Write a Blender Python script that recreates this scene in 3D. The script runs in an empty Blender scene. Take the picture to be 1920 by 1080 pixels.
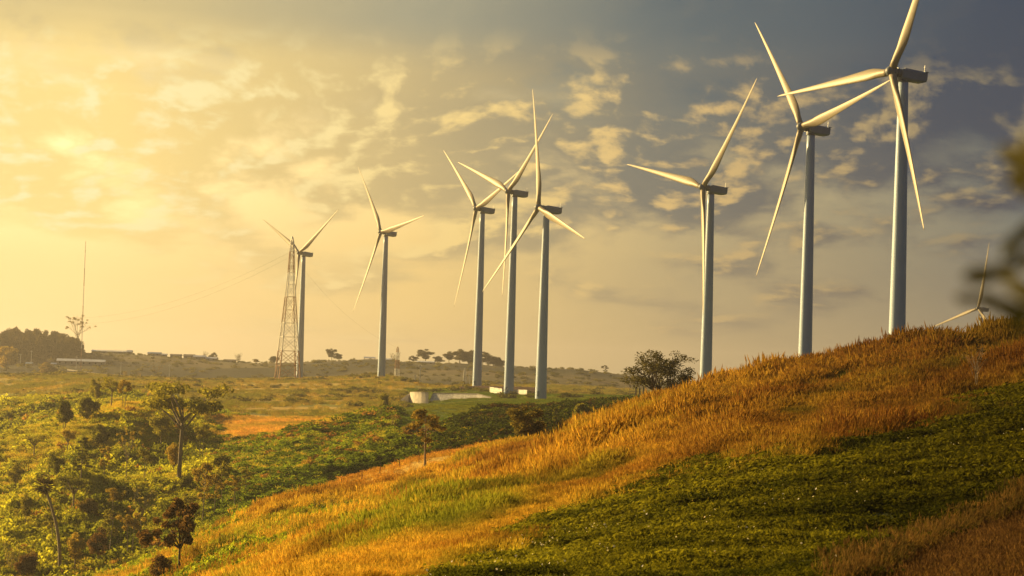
import bpy, math, random
import numpy as np
from mathutils import Vector, Matrix

SC = bpy.context.scene
COL = SC.collection
rnd = random.Random(7)
RNG = np.random.default_rng(7)
rad = math.radians

# ------------------------------------------------------------------ camera
FPX = 4330.0                      # focal length in pixels of a 1920 wide frame
ROLL, PITCH = rad(1.8), math.atan(160 / 4330)
FW = np.array([0, math.cos(PITCH), math.sin(PITCH)])
UP0 = np.array([0, -math.sin(PITCH), math.cos(PITCH)])
RT0 = np.array([1.0, 0, 0])
RT = RT0 * math.cos(ROLL) + UP0 * math.sin(ROLL)
UPV = UP0 * math.cos(ROLL) - RT0 * math.sin(ROLL)
cd = bpy.data.cameras.new('camera')
cam = bpy.data.objects.new('camera', cd)
COL.objects.link(cam)
cam.matrix_world = Matrix(((RT[0], UPV[0], -FW[0], 0), (RT[1], UPV[1], -FW[1], 0), (RT[2], UPV[2], -FW[2], 0), (0, 0, 0, 1)))
cd.sensor_width = 36
cd.lens = 36 * FPX / 1920
cd.clip_start, cd.clip_end = 0.5, 60000
cd.dof.use_dof = True
cd.dof.focus_distance = 420
cd.dof.aperture_fstop = 2.8
SC.camera = cam

# ------------------------------------------------------------------ light
SUN_AZ, SUN_EL = -58.0, 16.0       # degrees, from straight ahead (left is negative)
SC.view_settings.view_transform = 'Standard'
SC.view_settings.look = 'None'
SC.view_settings.exposure = 1.35
SC.view_settings.gamma = 1
SKY_GAIN = 0.40


def lin(r, g, b):
    f = lambda c: c / 12.92 if c <= 0.04045 else ((c + 0.055) / 1.055) ** 2.4
    return (f(r / 255), f(g / 255), f(b / 255), 1)


class NT:
    """small helper to write node graphs"""
    def __init__(s, tree):
        s.t = tree; tree.nodes.clear()

    def n(s, typ, ins=None, **kw):
        nd = s.t.nodes.new(typ)
        for k, v in kw.items():
            setattr(nd, k, v)
        for k, v in (ins or {}).items():
            s.put(nd.inputs[k], v)
        return nd

    def put(s, sock, v):
        if isinstance(v, bpy.types.NodeSocket):
            s.t.links.new(v, sock)
        elif isinstance(v, bpy.types.Node):
            s.t.links.new(v.outputs[0], sock)
        else:
            sock.default_value = v

    def m(s, op, a, b=0.0, c=0.0, clamp=False):
        nd = s.t.nodes.new('ShaderNodeMath'); nd.operation = op; nd.use_clamp = clamp
        s.put(nd.inputs[0], a); s.put(nd.inputs[1], b); s.put(nd.inputs[2], c)
        return nd.outputs[0]

    def rng(s, v, a, b, c=0.0, d=1.0, smooth=False):
        nd = s.t.nodes.new('ShaderNodeMapRange'); nd.clamp = True
        if smooth: nd.interpolation_type = 'SMOOTHSTEP'
        for i, x in enumerate((v, a, b, c, d)):
            s.put(nd.inputs[i], x)
        return nd.outputs[0]

    def ramp(s, v, stops):
        nd = s.t.nodes.new('ShaderNodeValToRGB')
        el = nd.color_ramp.elements
        while len(el) < len(stops): el.new(0.5)
        for e, (p, c) in zip(el, stops):
            e.position = p; e.color = c
        s.put(nd.inputs[0], v)
        return nd.outputs[0]

    def mix(s, f, a, b, mode='MIX'):
        nd = s.t.nodes.new('ShaderNodeMix'); nd.data_type = 'RGBA'; nd.blend_type = mode
        s.put(nd.inputs[0], f); s.put(nd.inputs[6], a); s.put(nd.inputs[7], b)
        return nd.outputs[2]

    def noise(s, vec, scale, detail=4.0, rough=0.55, dist=0.0):
        nd = s.n('ShaderNodeTexNoise', {'Scale': scale, 'Detail': detail, 'Roughness': rough, 'Distortion': dist})
        if vec is not None: s.put(nd.inputs['Vector'], vec)
        return nd.outputs[0]

    def xyz(s, x, y, z=0.0):
        nd = s.t.nodes.new('ShaderNodeCombineXYZ')
        for i, v in enumerate((x, y, z)): s.put(nd.inputs[i], v)
        return nd.outputs[0]


W = bpy.data.worlds.new('World'); SC.world = W; W.use_nodes = True
k = NT(W.node_tree)
tc = k.n('ShaderNodeTexCoord')
sep = k.n('ShaderNodeSeparateXYZ', {0: tc.outputs['Generated']})
dx, dy, dz = sep.outputs
az = k.m('MULTIPLY', k.m('ARCTAN2', dx, dy), 180 / math.pi)
el = k.m('MULTIPLY', k.m('ARCSINE', dz), 180 / math.pi)
ela = k.m('MAXIMUM', el, 0.0)
# angle round from the sun, 0..180
sd = k.m('ABSOLUTE', k.m('SUBTRACT', k.m('MODULO', k.m('ADD', az, 540 - SUN_AZ), 360), 180.0))
P0 = k.xyz(k.m('MULTIPLY', az, 0.42), k.m('MULTIPLY', ela, 1.0))
wob = k.noise(k.xyz(k.m('MULTIPLY', az, 0.1), k.m('MULTIPLY', ela, 0.3)), 1.0, 3.0)
g = k.rng(k.m('ADD', sd, k.m('MULTIPLY', k.m('SUBTRACT', wob, 0.5), 5.0)), 48, 77)
low = k.ramp(g, [(0, (1.18, .84, .33, 1)), (.25, lin(252, 214, 134)), (.5, lin(180, 162, 122)), (.75, lin(128, 124, 110)), (1, lin(94, 98, 98))])
mid = k.ramp(g, [(0, (1.5, 1.14, .52, 1)), (.25, (1.1, .78, .30, 1)), (.5, lin(196, 176, 128)), (.75, lin(104, 114, 112)), (1, lin(64, 84, 98))])
top = k.ramp(g, [(0, lin(196, 178, 128)), (.25, lin(140, 146, 132)), (.5, lin(62, 88, 104)), (.75, lin(24, 52, 82)), (1, lin(10, 38, 72))])
c = k.mix(k.rng(el, 2.0, 5.0, smooth=True), low, mid)
layer = k.noise(k.xyz(k.m('MULTIPLY', az, 0.10), k.m('MULTIPLY', ela, 0.9), 8.0), 1.0, 5.0, 0.5)
elb = k.m('ADD', k.m('ADD', el, k.m('MULTIPLY', g, 2.6)), k.m('MULTIPLY', k.m('SUBTRACT', layer, 0.5), 4.0))
base = k.mix(k.rng(elb, 5.6, 8.8, smooth=True), c, top)
# cloud field: puffs above, flat bars lower down (the sheet is seen ever more edge-on)
cv = k.xyz(k.m('MULTIPLY', az, 0.27), k.m('MULTIPLY', k.m('LOGARITHM', k.m('ADD', 1.0, k.m('DIVIDE', ela, 3.0)), math.e), 4.6), 3.7)
warp = k.n('ShaderNodeTexNoise', {'Vector': cv, 'Scale': 0.7, 'Detail': 3.0})
cvw = k.n('ShaderNodeVectorMath', {0: cv, 1: k.n('ShaderNodeVectorMath', {0: warp.outputs[1], 'Scale': 0.55}, operation='SCALE').outputs[0]}, operation='ADD').outputs[0]
big = k.m('MULTIPLY', k.m('SUBTRACT', k.noise(cv, 0.5, 2.0), 0.5), 0.55)
n1 = k.m('ADD', k.noise(cvw, 1.25, 10.0, 0.56), big)
off = k.n('ShaderNodeVectorMath', {0: cvw, 1: (-0.10, 0.09, 0.0)}, operation='ADD').outputs[0]
n2 = k.m('ADD', k.noise(off, 1.25, 10.0, 0.56), big)
cover = k.ramp(k.m('MULTIPLY', el, 0.1), [(0.0, (.40,) * 3 + (1,)), (.25, (.47,) * 3 + (1,)), (.42, (.60,) * 3 + (1,)), (.7, (.68,) * 3 + (1,)), (.9, (.72,) * 3 + (1,))])
dens = k.rng(k.m('ADD', n1, k.m('SUBTRACT', cover, 1.0)), -0.06, 0.15, smooth=True)
lit = k.rng(k.m('SUBTRACT', n1, n2), -0.01, 0.11, smooth=True)
thick = k.rng(k.m('ADD', n1, k.m('SUBTRACT', cover, 1.0)), 0.02, 0.3)
shad = k.ramp(g, [(0, lin(255, 222, 138)), (.22, lin(206, 182, 126)), (.45, lin(108, 112, 108)), (.7, lin(28, 54, 84)), (1, lin(8, 36, 74))])
litc = k.ramp(g, [(0, lin(255, 242, 182)), (.3, lin(255, 220, 140)), (.5, lin(226, 188, 120)), (.75, lin(158, 140, 102)), (1, lin(132, 118, 92))])
lit = k.m('MULTIPLY', lit, k.m('MULTIPLY', k.rng(el, 7.0, 8.6, 1.0, 0.1), k.rng(g, 0.35, 0.9, 1.0, 0.7)))
cl = k.mix(lit, shad, litc)
opac = k.m('MULTIPLY', k.m('MULTIPLY', dens, k.rng(el, 1.0, 4.2, 0.5, 0.97)), k.rng(el, 7.2, 8.8, 1.0, 0.3, smooth=True))
skyc = k.mix(opac, base, cl)
dim = k.rng(sd, 76, 112, 1.0, 0.3, smooth=True)
dim = k.m('MULTIPLY', dim, k.rng(sd, 26, 47, 0.45, 1.0, smooth=True))
skyc = k.mix(1.0, skyc, k.xyz(dim, k.m('POWER', dim, 0.75), k.m('POWER', dim, 0.3)), 'MULTIPLY')
# high sky, out of the picture: grey-blue evening overcast
skyc = k.mix(k.rng(el, 12, 40, smooth=True), skyc, k.ramp(g, [(0, lin(120, 126, 128)), (1, lin(62, 78, 98))]))
nish = k.n('ShaderNodeTexSky', sky_type='NISHITA', sun_disc=False)
nish.sun_elevation = rad(SUN_EL); nish.sun_rotation = rad(SUN_AZ)
nish.air_density = 1.6; nish.dust_density = 3.0
b1 = k.n('ShaderNodeBackground', {0: nish, 1: 0.05})
b2 = k.n('ShaderNodeBackground', {0: skyc, 1: SKY_GAIN})
add = k.n('ShaderNodeMixShader', {0: 0.93, 1: b1, 2: b2})
out = k.n('ShaderNodeOutputWorld', {'Surface': add})
W.cycles.sampling_method = 'MANUAL'
W.cycles.sample_map_resolution = 512

sl = bpy.data.lights.new('sun', 'SUN')
sl.energy = 5.0
sl.angle = rad(0.6)
sl.color = (1.0, 0.69, 0.26)
sun = bpy.data.objects.new('sun', sl); COL.objects.link(sun)
sv = Vector((math.sin(rad(SUN_AZ)) * math.cos(rad(SUN_EL)), math.cos(rad(SUN_AZ)) * math.cos(rad(SUN_EL)), math.sin(rad(SUN_EL))))
sun.rotation_euler = sv.to_track_quat('Z', 'Y').to_euler()
sun.location = sv * 300

# ------------------------------------------------------------------ picking points from the picture


def ray(px, py):
    px = np.asarray(px, float)[..., None]; py = np.asarray(py, float)[..., None]
    d = FW + RT * (px - 960) / FPX - UPV * (py - 540) / FPX
    return d / d[..., 1:2]


def project(p):
    p = np.asarray(p, float); w = p @ FW
    return 960 + FPX * (p @ RT) / w, 540 - FPX * (p @ UPV) / w


# ------------------------------------------------------------------ numeric noise
_perm = RNG.permutation(512)


def vnoise(x, y, seed=0):
    xi = np.floor(x).astype(int); yi = np.floor(y).astype(int)
    fx = x - xi; fy = y - yi
    fx = fx * fx * (3 - 2 * fx); fy = fy * fy * (3 - 2 * fy)
    def h(a, b):
        return _perm[(_perm[(a + seed * 37) & 511] + b) & 511] / 511.0
    return (h(xi, yi) * (1 - fx) + h(xi + 1, yi) * fx) * (1 - fy) + (h(xi, yi + 1) * (1 - fx) + h(xi + 1, yi + 1) * fx) * fy - 0.5


def fbm(x, y, octv=4, seed=0):
    s = 0; a = 1.0
    for o in range(octv):
        s = s + a * vnoise(x * 2 ** o + 17.3 * o, y * 2 ** o - 9.1 * o, seed + o); a *= 0.5
    return s


# ------------------------------------------------------------------ terrain: contour lines (px, py, distance), near to far
CURVES = [
    [(-300, 1400, 90), (0, 1330, 90), (300, 1230, 90), (450, 1130, 100), (600, 1092, 95), (800, 1087, 85), (1000, 1087, 75), (1200, 1085, 66), (1500, 1084, 60), (1920, 1082, 52), (2300, 1085, 48)],
    [(-300, 1330, 180), (0, 1250, 180), (300, 1150, 170), (450, 1125, 150), (560, 1062, 160), (700, 1012, 165), (800, 968, 165), (1000, 945, 150), (1200, 905, 140), (1500, 830, 138), (1700, 790, 145), (1920, 735, 150), (2300, 640, 160)],
    [(-300, 1300, 240), (0, 1230, 235), (300, 1125, 232), (450, 1052, 222), (560, 1002, 232), (700, 972, 236), (800, 945, 235), (1000, 893, 215), (1200, 825, 198), (1500, 752, 190), (1700, 722, 190), (1920, 692, 190), (2300, 600, 190)],
    [(-300, 1260, 330), (0, 1175, 330), (150, 1115, 330), (220, 1084, 330), (300, 1050, 330), (400, 1010, 320), (480, 974, 310), (619, 947, 305), (795, 912, 290), (892, 896, 280), (1000, 870, 265), (1040, 856, 260), (1130, 818, 250), (1200, 786, 245), (1280, 764, 240), (1330, 752, 238), (1400, 733, 236), (1500, 713, 232), (1600, 700, 230), (1680, 691, 228), (1735, 678, 226), (1780, 680, 226), (1825, 678, 224), (1855, 667, 224), (1920, 664, 222), (2300, 560, 215)],
    [(-300, 1240, 370), (0, 1160, 370), (220, 1080, 375), (300, 1049, 370), (400, 1002, 365), (480, 954, 360), (592, 923, 352), (705, 889, 347), (795, 863, 345), (952, 830, 350), (1040, 836, 340), (1200, 790, 320), (1500, 728, 300), (1920, 690, 290), (2300, 640, 290)],
    [(-300, 1170, 430), (0, 1110, 420), (220, 1095, 420), (300, 1062, 425), (400, 1022, 430), (480, 978, 440), (600, 948, 450), (705, 915, 450), (795, 890, 450), (952, 862, 450), (1040, 855, 440), (1200, 805, 430), (1500, 748, 420), (1920, 742, 420), (2300, 742, 420)],
    [(-300, 1030, 500), (0, 970, 510), (74, 940, 515), (140, 895, 530), (220, 905, 535), (300, 900, 540), (400, 890, 540), (600, 868, 530), (720, 848, 540), (850, 822, 560), (1000, 806, 580), (1150, 790, 600), (1300, 772, 600), (1500, 762, 600), (1920, 762, 600), (2300, 762, 600)],
    [(-300, 985, 560), (0, 952, 560), (74, 932, 565), (140, 890, 570), (220, 880, 580), (300, 875, 590), (400, 862, 590), (600, 838, 590), (720, 812, 600), (850, 790, 620), (1000, 776, 660), (1150, 766, 680), (1300, 760, 680), (1920, 762, 680), (2300, 762, 680)],
    [(-300, 900, 640), (0, 854, 660), (74, 823, 670), (148, 800, 690), (230, 780, 700), (303, 792, 680), (400, 838, 640), (480, 824, 642), (562, 809, 645), (631, 799, 650), (678, 780, 660), (708, 771, 670), (733, 772, 680), (800, 763, 700), (900, 759, 760), (1000, 754, 800), (1100, 750, 820), (1200, 746, 820), (1300, 748, 820), (1500, 752, 820), (1920, 760, 820), (2300, 760, 820)],
    [(-300, 880, 720), (0, 838, 730), (74, 812, 730), (148, 790, 740), (230, 772, 750), (303, 782, 740), (400, 805, 710), (540, 797, 720), (631, 794, 715), (680, 784, 710), (708, 774, 715), (733, 774, 725), (800, 764, 760), (900, 758, 810), (1000, 753, 850), (1100, 749, 860), (1200, 745, 870), (1500, 752, 870), (1920, 760, 870), (2300, 760, 870)],
    [(-300, 790, 860), (0, 768, 880), (74, 756, 900), (148, 750, 910), (230, 744, 910), (303, 752, 880), (400, 785, 790), (540, 783, 800), (680, 783, 770), (733, 775, 790), (800, 764, 800), (900, 756, 850), (1000, 751, 890), (1100, 747, 930), (1200, 742, 940), (1500, 750, 940), (1920, 760, 940), (2300, 760, 940)],
    [(-300, 760, 1000), (0, 745, 1040), (150, 726, 1060), (303, 722, 1060), (400, 752, 990), (540, 752, 990), (680, 756, 980), (760, 762, 960), (800, 765, 940), (850, 759, 930), (900, 755, 930), (1000, 749, 970), (1100, 745.5, 1000), (1200, 742, 1010), (1500, 750, 1010), (1920, 760, 1010), (2300, 760, 1010)],
    [(-300, 700, 1400), (0, 706, 1400), (150, 702, 1450), (240, 709, 1500), (400, 713, 1560), (540, 711, 1590), (620, 709, 1580), (718, 704, 1480), (760, 712, 1380), (800, 727, 1250), (850, 726, 1230), (900, 725, 1220), (940, 735, 1150), (960, 739, 1130), (1020, 740, 1060), (1100, 741, 1060), (1200, 743, 1080), (1500, 752, 1080), (1920, 760, 1080), (2300, 760, 1080)],
    [(-300, 706, 1600), (0, 711, 1650), (240, 713, 1750), (400, 718, 1800), (540, 716, 1820), (620, 715, 1800), (718, 712, 1720), (800, 730, 1550), (900, 733, 1450), (1020, 743, 1300), (1200, 746, 1300), (1500, 758, 1300), (1920, 768, 1300), (2300, 768, 1300)],
    [(-300, 655, 2400), (0, 668, 2350), (160, 661, 2350), (230, 664, 2350), (310, 668, 2350), (400, 677, 2350), (480, 682, 2350), (600, 678, 2350), (700, 676, 2350), (760, 681, 2350), (860, 683, 2350), (940, 691, 2350), (1000, 694, 2350), (1080, 698, 2350), (1150, 707, 2350), (1200, 713, 2350), (1300, 732, 2350), (1500, 748, 2350), (1920, 768, 2350), (2300, 768, 2350)],
    [(-300, 690, 2900), (400, 705, 2900), (1000, 718, 2900), (1500, 755, 2900), (2300, 775, 2900)],
]
PXG = np.arange(-900, 2901, 8.0)
YG = np.unique(np.concatenate([np.geomspace(3, 45, 14), np.geomspace(45, 400, 150), np.geomspace(400, 1000, 110), np.geomspace(1000, 3000, 70), np.geomspace(3000, 9000, 8)]))


def smooth(a, n=5):
    kk = np.hanning(2 * n + 3)[1:-1]; kk /= kk.sum()
    return np.convolve(np.pad(a, n, mode='edge'), kk, mode='valid')


def build_terrain():
    KY, KZ, KX = [], [], []
    dxn = (PXG - 960) / FPX
    KY.append(np.full_like(PXG, 2.0)); KZ.append(np.full_like(PXG, -1.75)); KX.append(dxn)
    KY.append(np.full_like(PXG, 12.0)); KZ.append(-2.1 - 0.8 * (dxn < 0) * (-dxn)); KX.append(dxn)
    for cv_ in CURVES:
        a = np.array(cv_, float)
        n = 3 if 'x' else 5
        py = smooth(np.interp(PXG, a[:, 0], a[:, 1]), n); Y = smooth(np.interp(PXG, a[:, 0], a[:, 2]), 5)
        d = ray(PXG, py)
        KY.append(Y); KZ.append(d[:, 2] * Y); KX.append(d[:, 0])
    KY.append(np.full_like(PXG, 5000.0)); KZ.append(np.full_like(PXG, -60.0)); KX.append(dxn)
    KY.append(np.full_like(PXG, 12000.0)); KZ.append(np.full_like(PXG, -140.0)); KX.append(dxn)
    KY, KZ, KX = map(np.array, (KY, KZ, KX))
    Z = np.empty((len(YG), len(PXG))); XR = np.empty_like(Z)
    for i in range(len(PXG)):
        x, y = KY[:, i], KZ[:, i]
        h = np.diff(x); s = np.diff(y) / h
        m_ = np.zeros_like(x)
        same = s[:-1] * s[1:] > 0
        w1 = 2 * h[1:] + h[:-1]; w2 = h[1:] + 2 * h[:-1]
        with np.errstate(divide='ignore', invalid='ignore'):
            hm = (w1 + w2) / (w1 / s[:-1] + w2 / s[1:])
        m_[1:-1] = np.where(same, hm, 0); m_[0] = s[0]; m_[-1] = s[-1]
        j = np.clip(np.searchsorted(x, YG) - 1, 0, len(x) - 2)
        t = (YG - x[j]) / h[j]
        Z[:, i] = ((2 * t**3 - 3 * t**2 + 1) * y[j] + (t**3 - 2 * t**2 + t) * h[j] * m_[j] + (-2 * t**3 + 3 * t**2) * y[j + 1] + (t**3 - t**2) * h[j] * m_[j + 1])
        XR[:, i] = np.interp(YG, x, KX[:, i])
    YY = np.repeat(YG[:, None], len(PXG), 1)
    XX = XR * YY
    PX = np.repeat(PXG[None], len(YG), 0)
    # relief: gullies and hummocks
    def sm(v, a, b): t = np.clip((v - a) / (b - a), 0, 1); return t * t * (3 - 2 * t)
    near = sm(YY, 30, 70) * (1 - sm(YY, 330, 380))
    Z += near * (0.7 * fbm(XX / 14, YY / 14, 3, 1) + 0.25 * fbm(XX / 3.5, YY / 3.5, 2, 2))
    cs0 = sm(YY, 440, 500) * (1 - sm(YY, 620, 700)) * sm(PX, 450, 600)
    leftv = sm(YY, 400, 470) * (1 - sm(YY, 900, 1000)) * (1 - sm(PX, 330, 520))
    rot = XX * 0.8 + YY * 0.6; rot2 = -XX * 0.6 + YY * 0.8
    global REL
    REL = leftv * (4.0 * fbm(XX / 28 + 3, YY / 110, 2, 15) + 4.5 * fbm(rot / 85, rot2 / 32, 3, 5)) + cs0 * 5.5 * fbm(XX / 26, YY / 60, 3, 8)
    Z += REL + leftv * 2.0 * fbm(XX / 14, YY / 14, 2, 6)
    far = sm(YY, 1500, 1800) * (1 - sm(YY, 2200, 2330))
    Z += far * 9.0 * fbm(XX / 200, YY / 120, 3, 9)
    mids = sm(YY, 950, 1050) * (1 - sm(YY, 1350, 1500)) * (1 - sm(PX, 700, 780))
    Z += mids * 2.0 * fbm(XX / 60, YY / 45, 3, 11)
    return XX, YY, Z, PX


XX, YY, ZZ, PXX = build_terrain()
PPX, PPY = project(np.stack([XX, YY, ZZ], -1))
RUN = np.minimum.accumulate(PPY, axis=0)
RUNPREV = np.vstack([np.full((1, len(PXG)), 1e9), RUN[:-1]])


def _idx(px, Y):
    fi = np.clip((np.asarray(px, float) - PXG[0]) / 8.0, 0, len(PXG) - 1.001); i = fi.astype(int); u = fi - i
    Y = np.clip(np.asarray(Y, float), YG[0], YG[-1] * 0.999)
    j = np.clip(np.searchsorted(YG, Y) - 1, 0, len(YG) - 2); v = (Y - YG[j]) / (YG[j + 1] - YG[j])
    return i, u, j, v


def samp(A, px, Y):
    i, u, j, v = _idx(px, Y)
    return (A[j, i] * (1 - u) + A[j, i + 1] * u) * (1 - v) + (A[j + 1, i] * (1 - u) + A[j + 1, i + 1] * u) * v


def G(px, Y):
    """ground point in picture column px at distance Y"""
    return np.stack([samp(XX, px, Y), np.asarray(Y, float) + 0 * np.asarray(px, float), samp(ZZ, px, Y)], -1)


def hit(px, py):
    """distance of the first ground seen at picture point (px, py)"""
    i = int(np.clip(round((px - PXG[0]) / 8.0), 0, len(PXG) - 1))
    col = PPY[:, i]
    for j in range(1, len(YG)):
        if col[j] <= py < col[j - 1] + 1e-6 and YG[j] > 30:
            t = (col[j - 1] - py) / max(1e-6, col[j - 1] - col[j])
            return YG[j - 1] + t * (YG[j] - YG[j - 1])
    return YG[int(np.argmin(np.abs(col - py)))]


# ------------------------------------------------------------------ zones of the land, all by place on the ground
def line(pts):
    a = np.array(pts, float)
    return lambda px: np.interp(px, a[:, 0], a[:, 1])


L_GREEN_TOP = line([(770, 1110), (840, 1076), (900, 1045), (960, 1014), (1050, 970), (1200, 919), (1330, 880), (1500, 842), (1620, 812), (1700, 797), (1800, 768), (1920, 737), (2300, 640)])
L_GREEN_BOT = line([(1450, 1150), (1560, 1100), (1700, 1045), (1800, 995), (1920, 935), (2300, 740)])
L_STUB = line([(1640, 1110), (1700, 1062), (1780, 1020), (1920, 965), (2300, 820)])
L_PATCH_TOP = line([(150, 1120), (220, 1088), (300, 1054), (400, 1010), (480, 972), (560, 962), (640, 942), (700, 936), (760, 938), (780, 940), (800, 900)])
L_PATCH_BOT = line([(150, 1150), (400, 1092), (450, 1070), (560, 1012), (640, 985), (700, 962), (760, 938), (780, 930), (800, 900)])


def zones(px, py, Y, X):
    """index of the land zone at ground points"""
    z = np.zeros(np.shape(px), int)
    wob = 14 * fbm(X / 9, Y / 9, 3, 21)
    fgd = Y < 335
    z[:] = 0                                                    # tall dry grass
    pw = py + wob + 9 * fbm(X / 1.7, Y / 1.7, 2, 22) * (Y < 200)
    green = fgd & (Y < 175) & (pw > L_GREEN_TOP(px)) & (pw < L_GREEN_BOT(px))
    z[green] = 1                                                # low green crop with flowers
    z[fgd & (Y < 110) & (pw >= L_GREEN_BOT(px)) & (pw < L_STUB(px) + 4)] = 10     # rough brown margin
    z[fgd & (Y < 110) & (pw >= L_STUB(px))] = 2                 # stubble
    z[(Y > 192 + .5 * wob) & (Y < 380) & (px < 790) & (pw > L_PATCH_TOP(px))] = 3   # green scrub patch
    z[(Y > 192) & (Y < 378) & (px < 470)] = 3
    z[(Y >= 312) & (Y < 400) & (px >= 470)] = 4                 # cropped field behind the ridge
    z[(Y >= 400) & (Y < 1000)] = 5                              # scrub of the slope
    z[(Y >= 400) & (Y < 1000) & (px < 400)] = 6                 # valley scrub
    c1 = line([(690, 600), (740, 595), (800, 615), (900, 650), (1000, 700), (1100, 750), (1300, 790), (2300, 790)])(px)
    z[(Y > c1 - 20 + 30 * fbm(X / 20, Y / 20, 3, 23)) & (Y < 1200) & (px > 740)] = 7         # green crop on the crest
    z[(Y > 652) & (Y < 800) & (px > 372 + 4 * wob + 1.1 * (py - 782)) & (px < 690) & (py + 0.4 * wob > 782)] = 8   # orange field
    flat = (Y >= line([(-300, 880), (0, 890), (150, 930), (303, 905), (400, 790), (680, 775), (760, 900), (2300, 1000)])(px)) & (px < 760)
    z[flat & (Y < 1650)] = 9                                    # mixed fields
    z[(Y >= 1200) & (px >= 740)] = 9
    z[Y >= 1650] = 11                                           # far slope
    return z


ZCOL = np.array([(.22, .15, .025), (.024, .03, .005), (.07, .04, .014), (.13, .15, .018), (.40, .25, .05), (.065, .08, .013),
                 (.34, .35, .04), (.09, .13, .016), (.46, .31, .075), (.34, .27, .07), (.10, .06, .016), (.14, .12, .06)])


def mat(name):
    m_ = bpy.data.materials.new(name); m_.use_nodes = True
    return m_, NT(m_.node_tree)


def simple_mat(name, col, rough=0.6, metal=0.0, nscale=0.0, namp=0.25, bump=0.0):
    m_, q = mat(name)
    cc = col if len(col) == 4 else tuple(col) + (1,)
    src = cc
    b = q.n('ShaderNodeBsdfPrincipled', {'Roughness': rough, 'Metallic': metal, 'Specular IOR Level': 0.3})
    if nscale:
        o = q.n('ShaderNodeTexCoord').outputs['Object']
        nn = q.noise(o, nscale, 5.0, 0.6)
        v = q.rng(nn, 0.3, 0.7, 1 - namp, 1 + namp)
        src = q.mix(1.0, cc, q.xyz(v, v, v), 'MULTIPLY')
        if bump:
            q.put(b.inputs['Normal'], q.n('ShaderNodeBump', {'Height': nn, 'Strength': bump}))
    q.put(b.inputs['Base Color'], src)
    q.n('ShaderNodeOutputMaterial', {0: b})
    return m_


def leaf_mat(name, col=None, var=0.35, trans=0.42, attr=None, oscale=0.35):
    """thin leaves: part of the light goes through"""
    m_, q = mat(name)
    if attr:
        a = q.n('ShaderNodeAttribute', attribute_type='INSTANCER', attribute_name=attr).outputs['Color']
    else:
        a = tuple(col) + (1,)
    geo = q.n('ShaderNodeNewGeometry')
    v = q.rng(geo.outputs['Random Per Island'], 0, 1, 1 - var, 1 + var)
    nn = q.rng(q.noise(geo.outputs['Position'], oscale, 3.0), 0.3, 0.7, 0.8, 1.2)
    v = q.m('MULTIPLY', v, nn)
    cc = q.mix(1.0, a, q.xyz(v, v, v), 'MULTIPLY')
    d = q.n('ShaderNodeBsdfDiffuse', {0: cc})
    t = q.n('ShaderNodeBsdfTranslucent', {0: q.mix(1.0, cc, (1.25, 1.15, 0.7, 1), 'MULTIPLY')})
    mx = q.n('ShaderNodeMixShader', {0: trans, 1: d, 2: t})
    q.n('ShaderNodeOutputMaterial', {0: mx})
    return m_


def tag(o, label=None, cat=None, group=None, kind=None):
    if label: o['label'] = label
    if cat: o['category'] = cat
    if group: o['group'] = group
    if kind: o['kind'] = kind
    return o


def add_mesh(name, V, F, mats, parent=None, mi=None, smooth_=False, link=True):
    """V: n x 3, F: list of faces or a list of index arrays (n x 3 / n x 4)"""
    me = bpy.data.meshes.new(name)
    V = np.asarray(V, np.float32)
    if isinstance(F, np.ndarray): F = [F]
    if len(F) and isinstance(F[0], np.ndarray) and F[0].ndim == 2:
        tot = np.concatenate([np.full(len(f), f.shape[1], np.int32) for f in F])
        idx = np.concatenate([f.ravel() for f in F]).astype(np.int32)
        me.vertices.add(len(V)); me.vertices.foreach_set('co', V.ravel())
        me.loops.add(len(idx)); me.loops.foreach_set('vertex_index', idx)
        me.polygons.add(len(tot))
        st = np.concatenate([[0], np.cumsum(tot)[:-1]]).astype(np.int32)
        me.polygons.foreach_set('loop_start', st); me.polygons.foreach_set('loop_total', tot)
        me.update(calc_edges=True); me.validate()
    else:
        me.from_pydata(V.tolist(), [], [list(map(int, f)) for f in F]); me.update()
    for m_ in (mats if isinstance(mats, (list, tuple)) else [mats]):
        me.materials.append(m_)
    if mi is not None:
        me.polygons.foreach_set('material_index', np.asarray(mi, np.int32))
    if smooth_:
        me.polygons.foreach_set('use_smooth', np.ones(len(me.polygons), bool))
    o = bpy.data.objects.new(name, me)
    if link: COL.objects.link(o)
    if parent: o.parent = parent
    return o


def empty(name, loc, label, cat, group=None, rz=0.0):
    o = bpy.data.objects.new(name, None); COL.objects.link(o)
    o.location = [float(v) for v in loc]; o.rotation_euler = (0, 0, rz); o.empty_display_size = 0.5
    return tag(o, label, cat, group)


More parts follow.
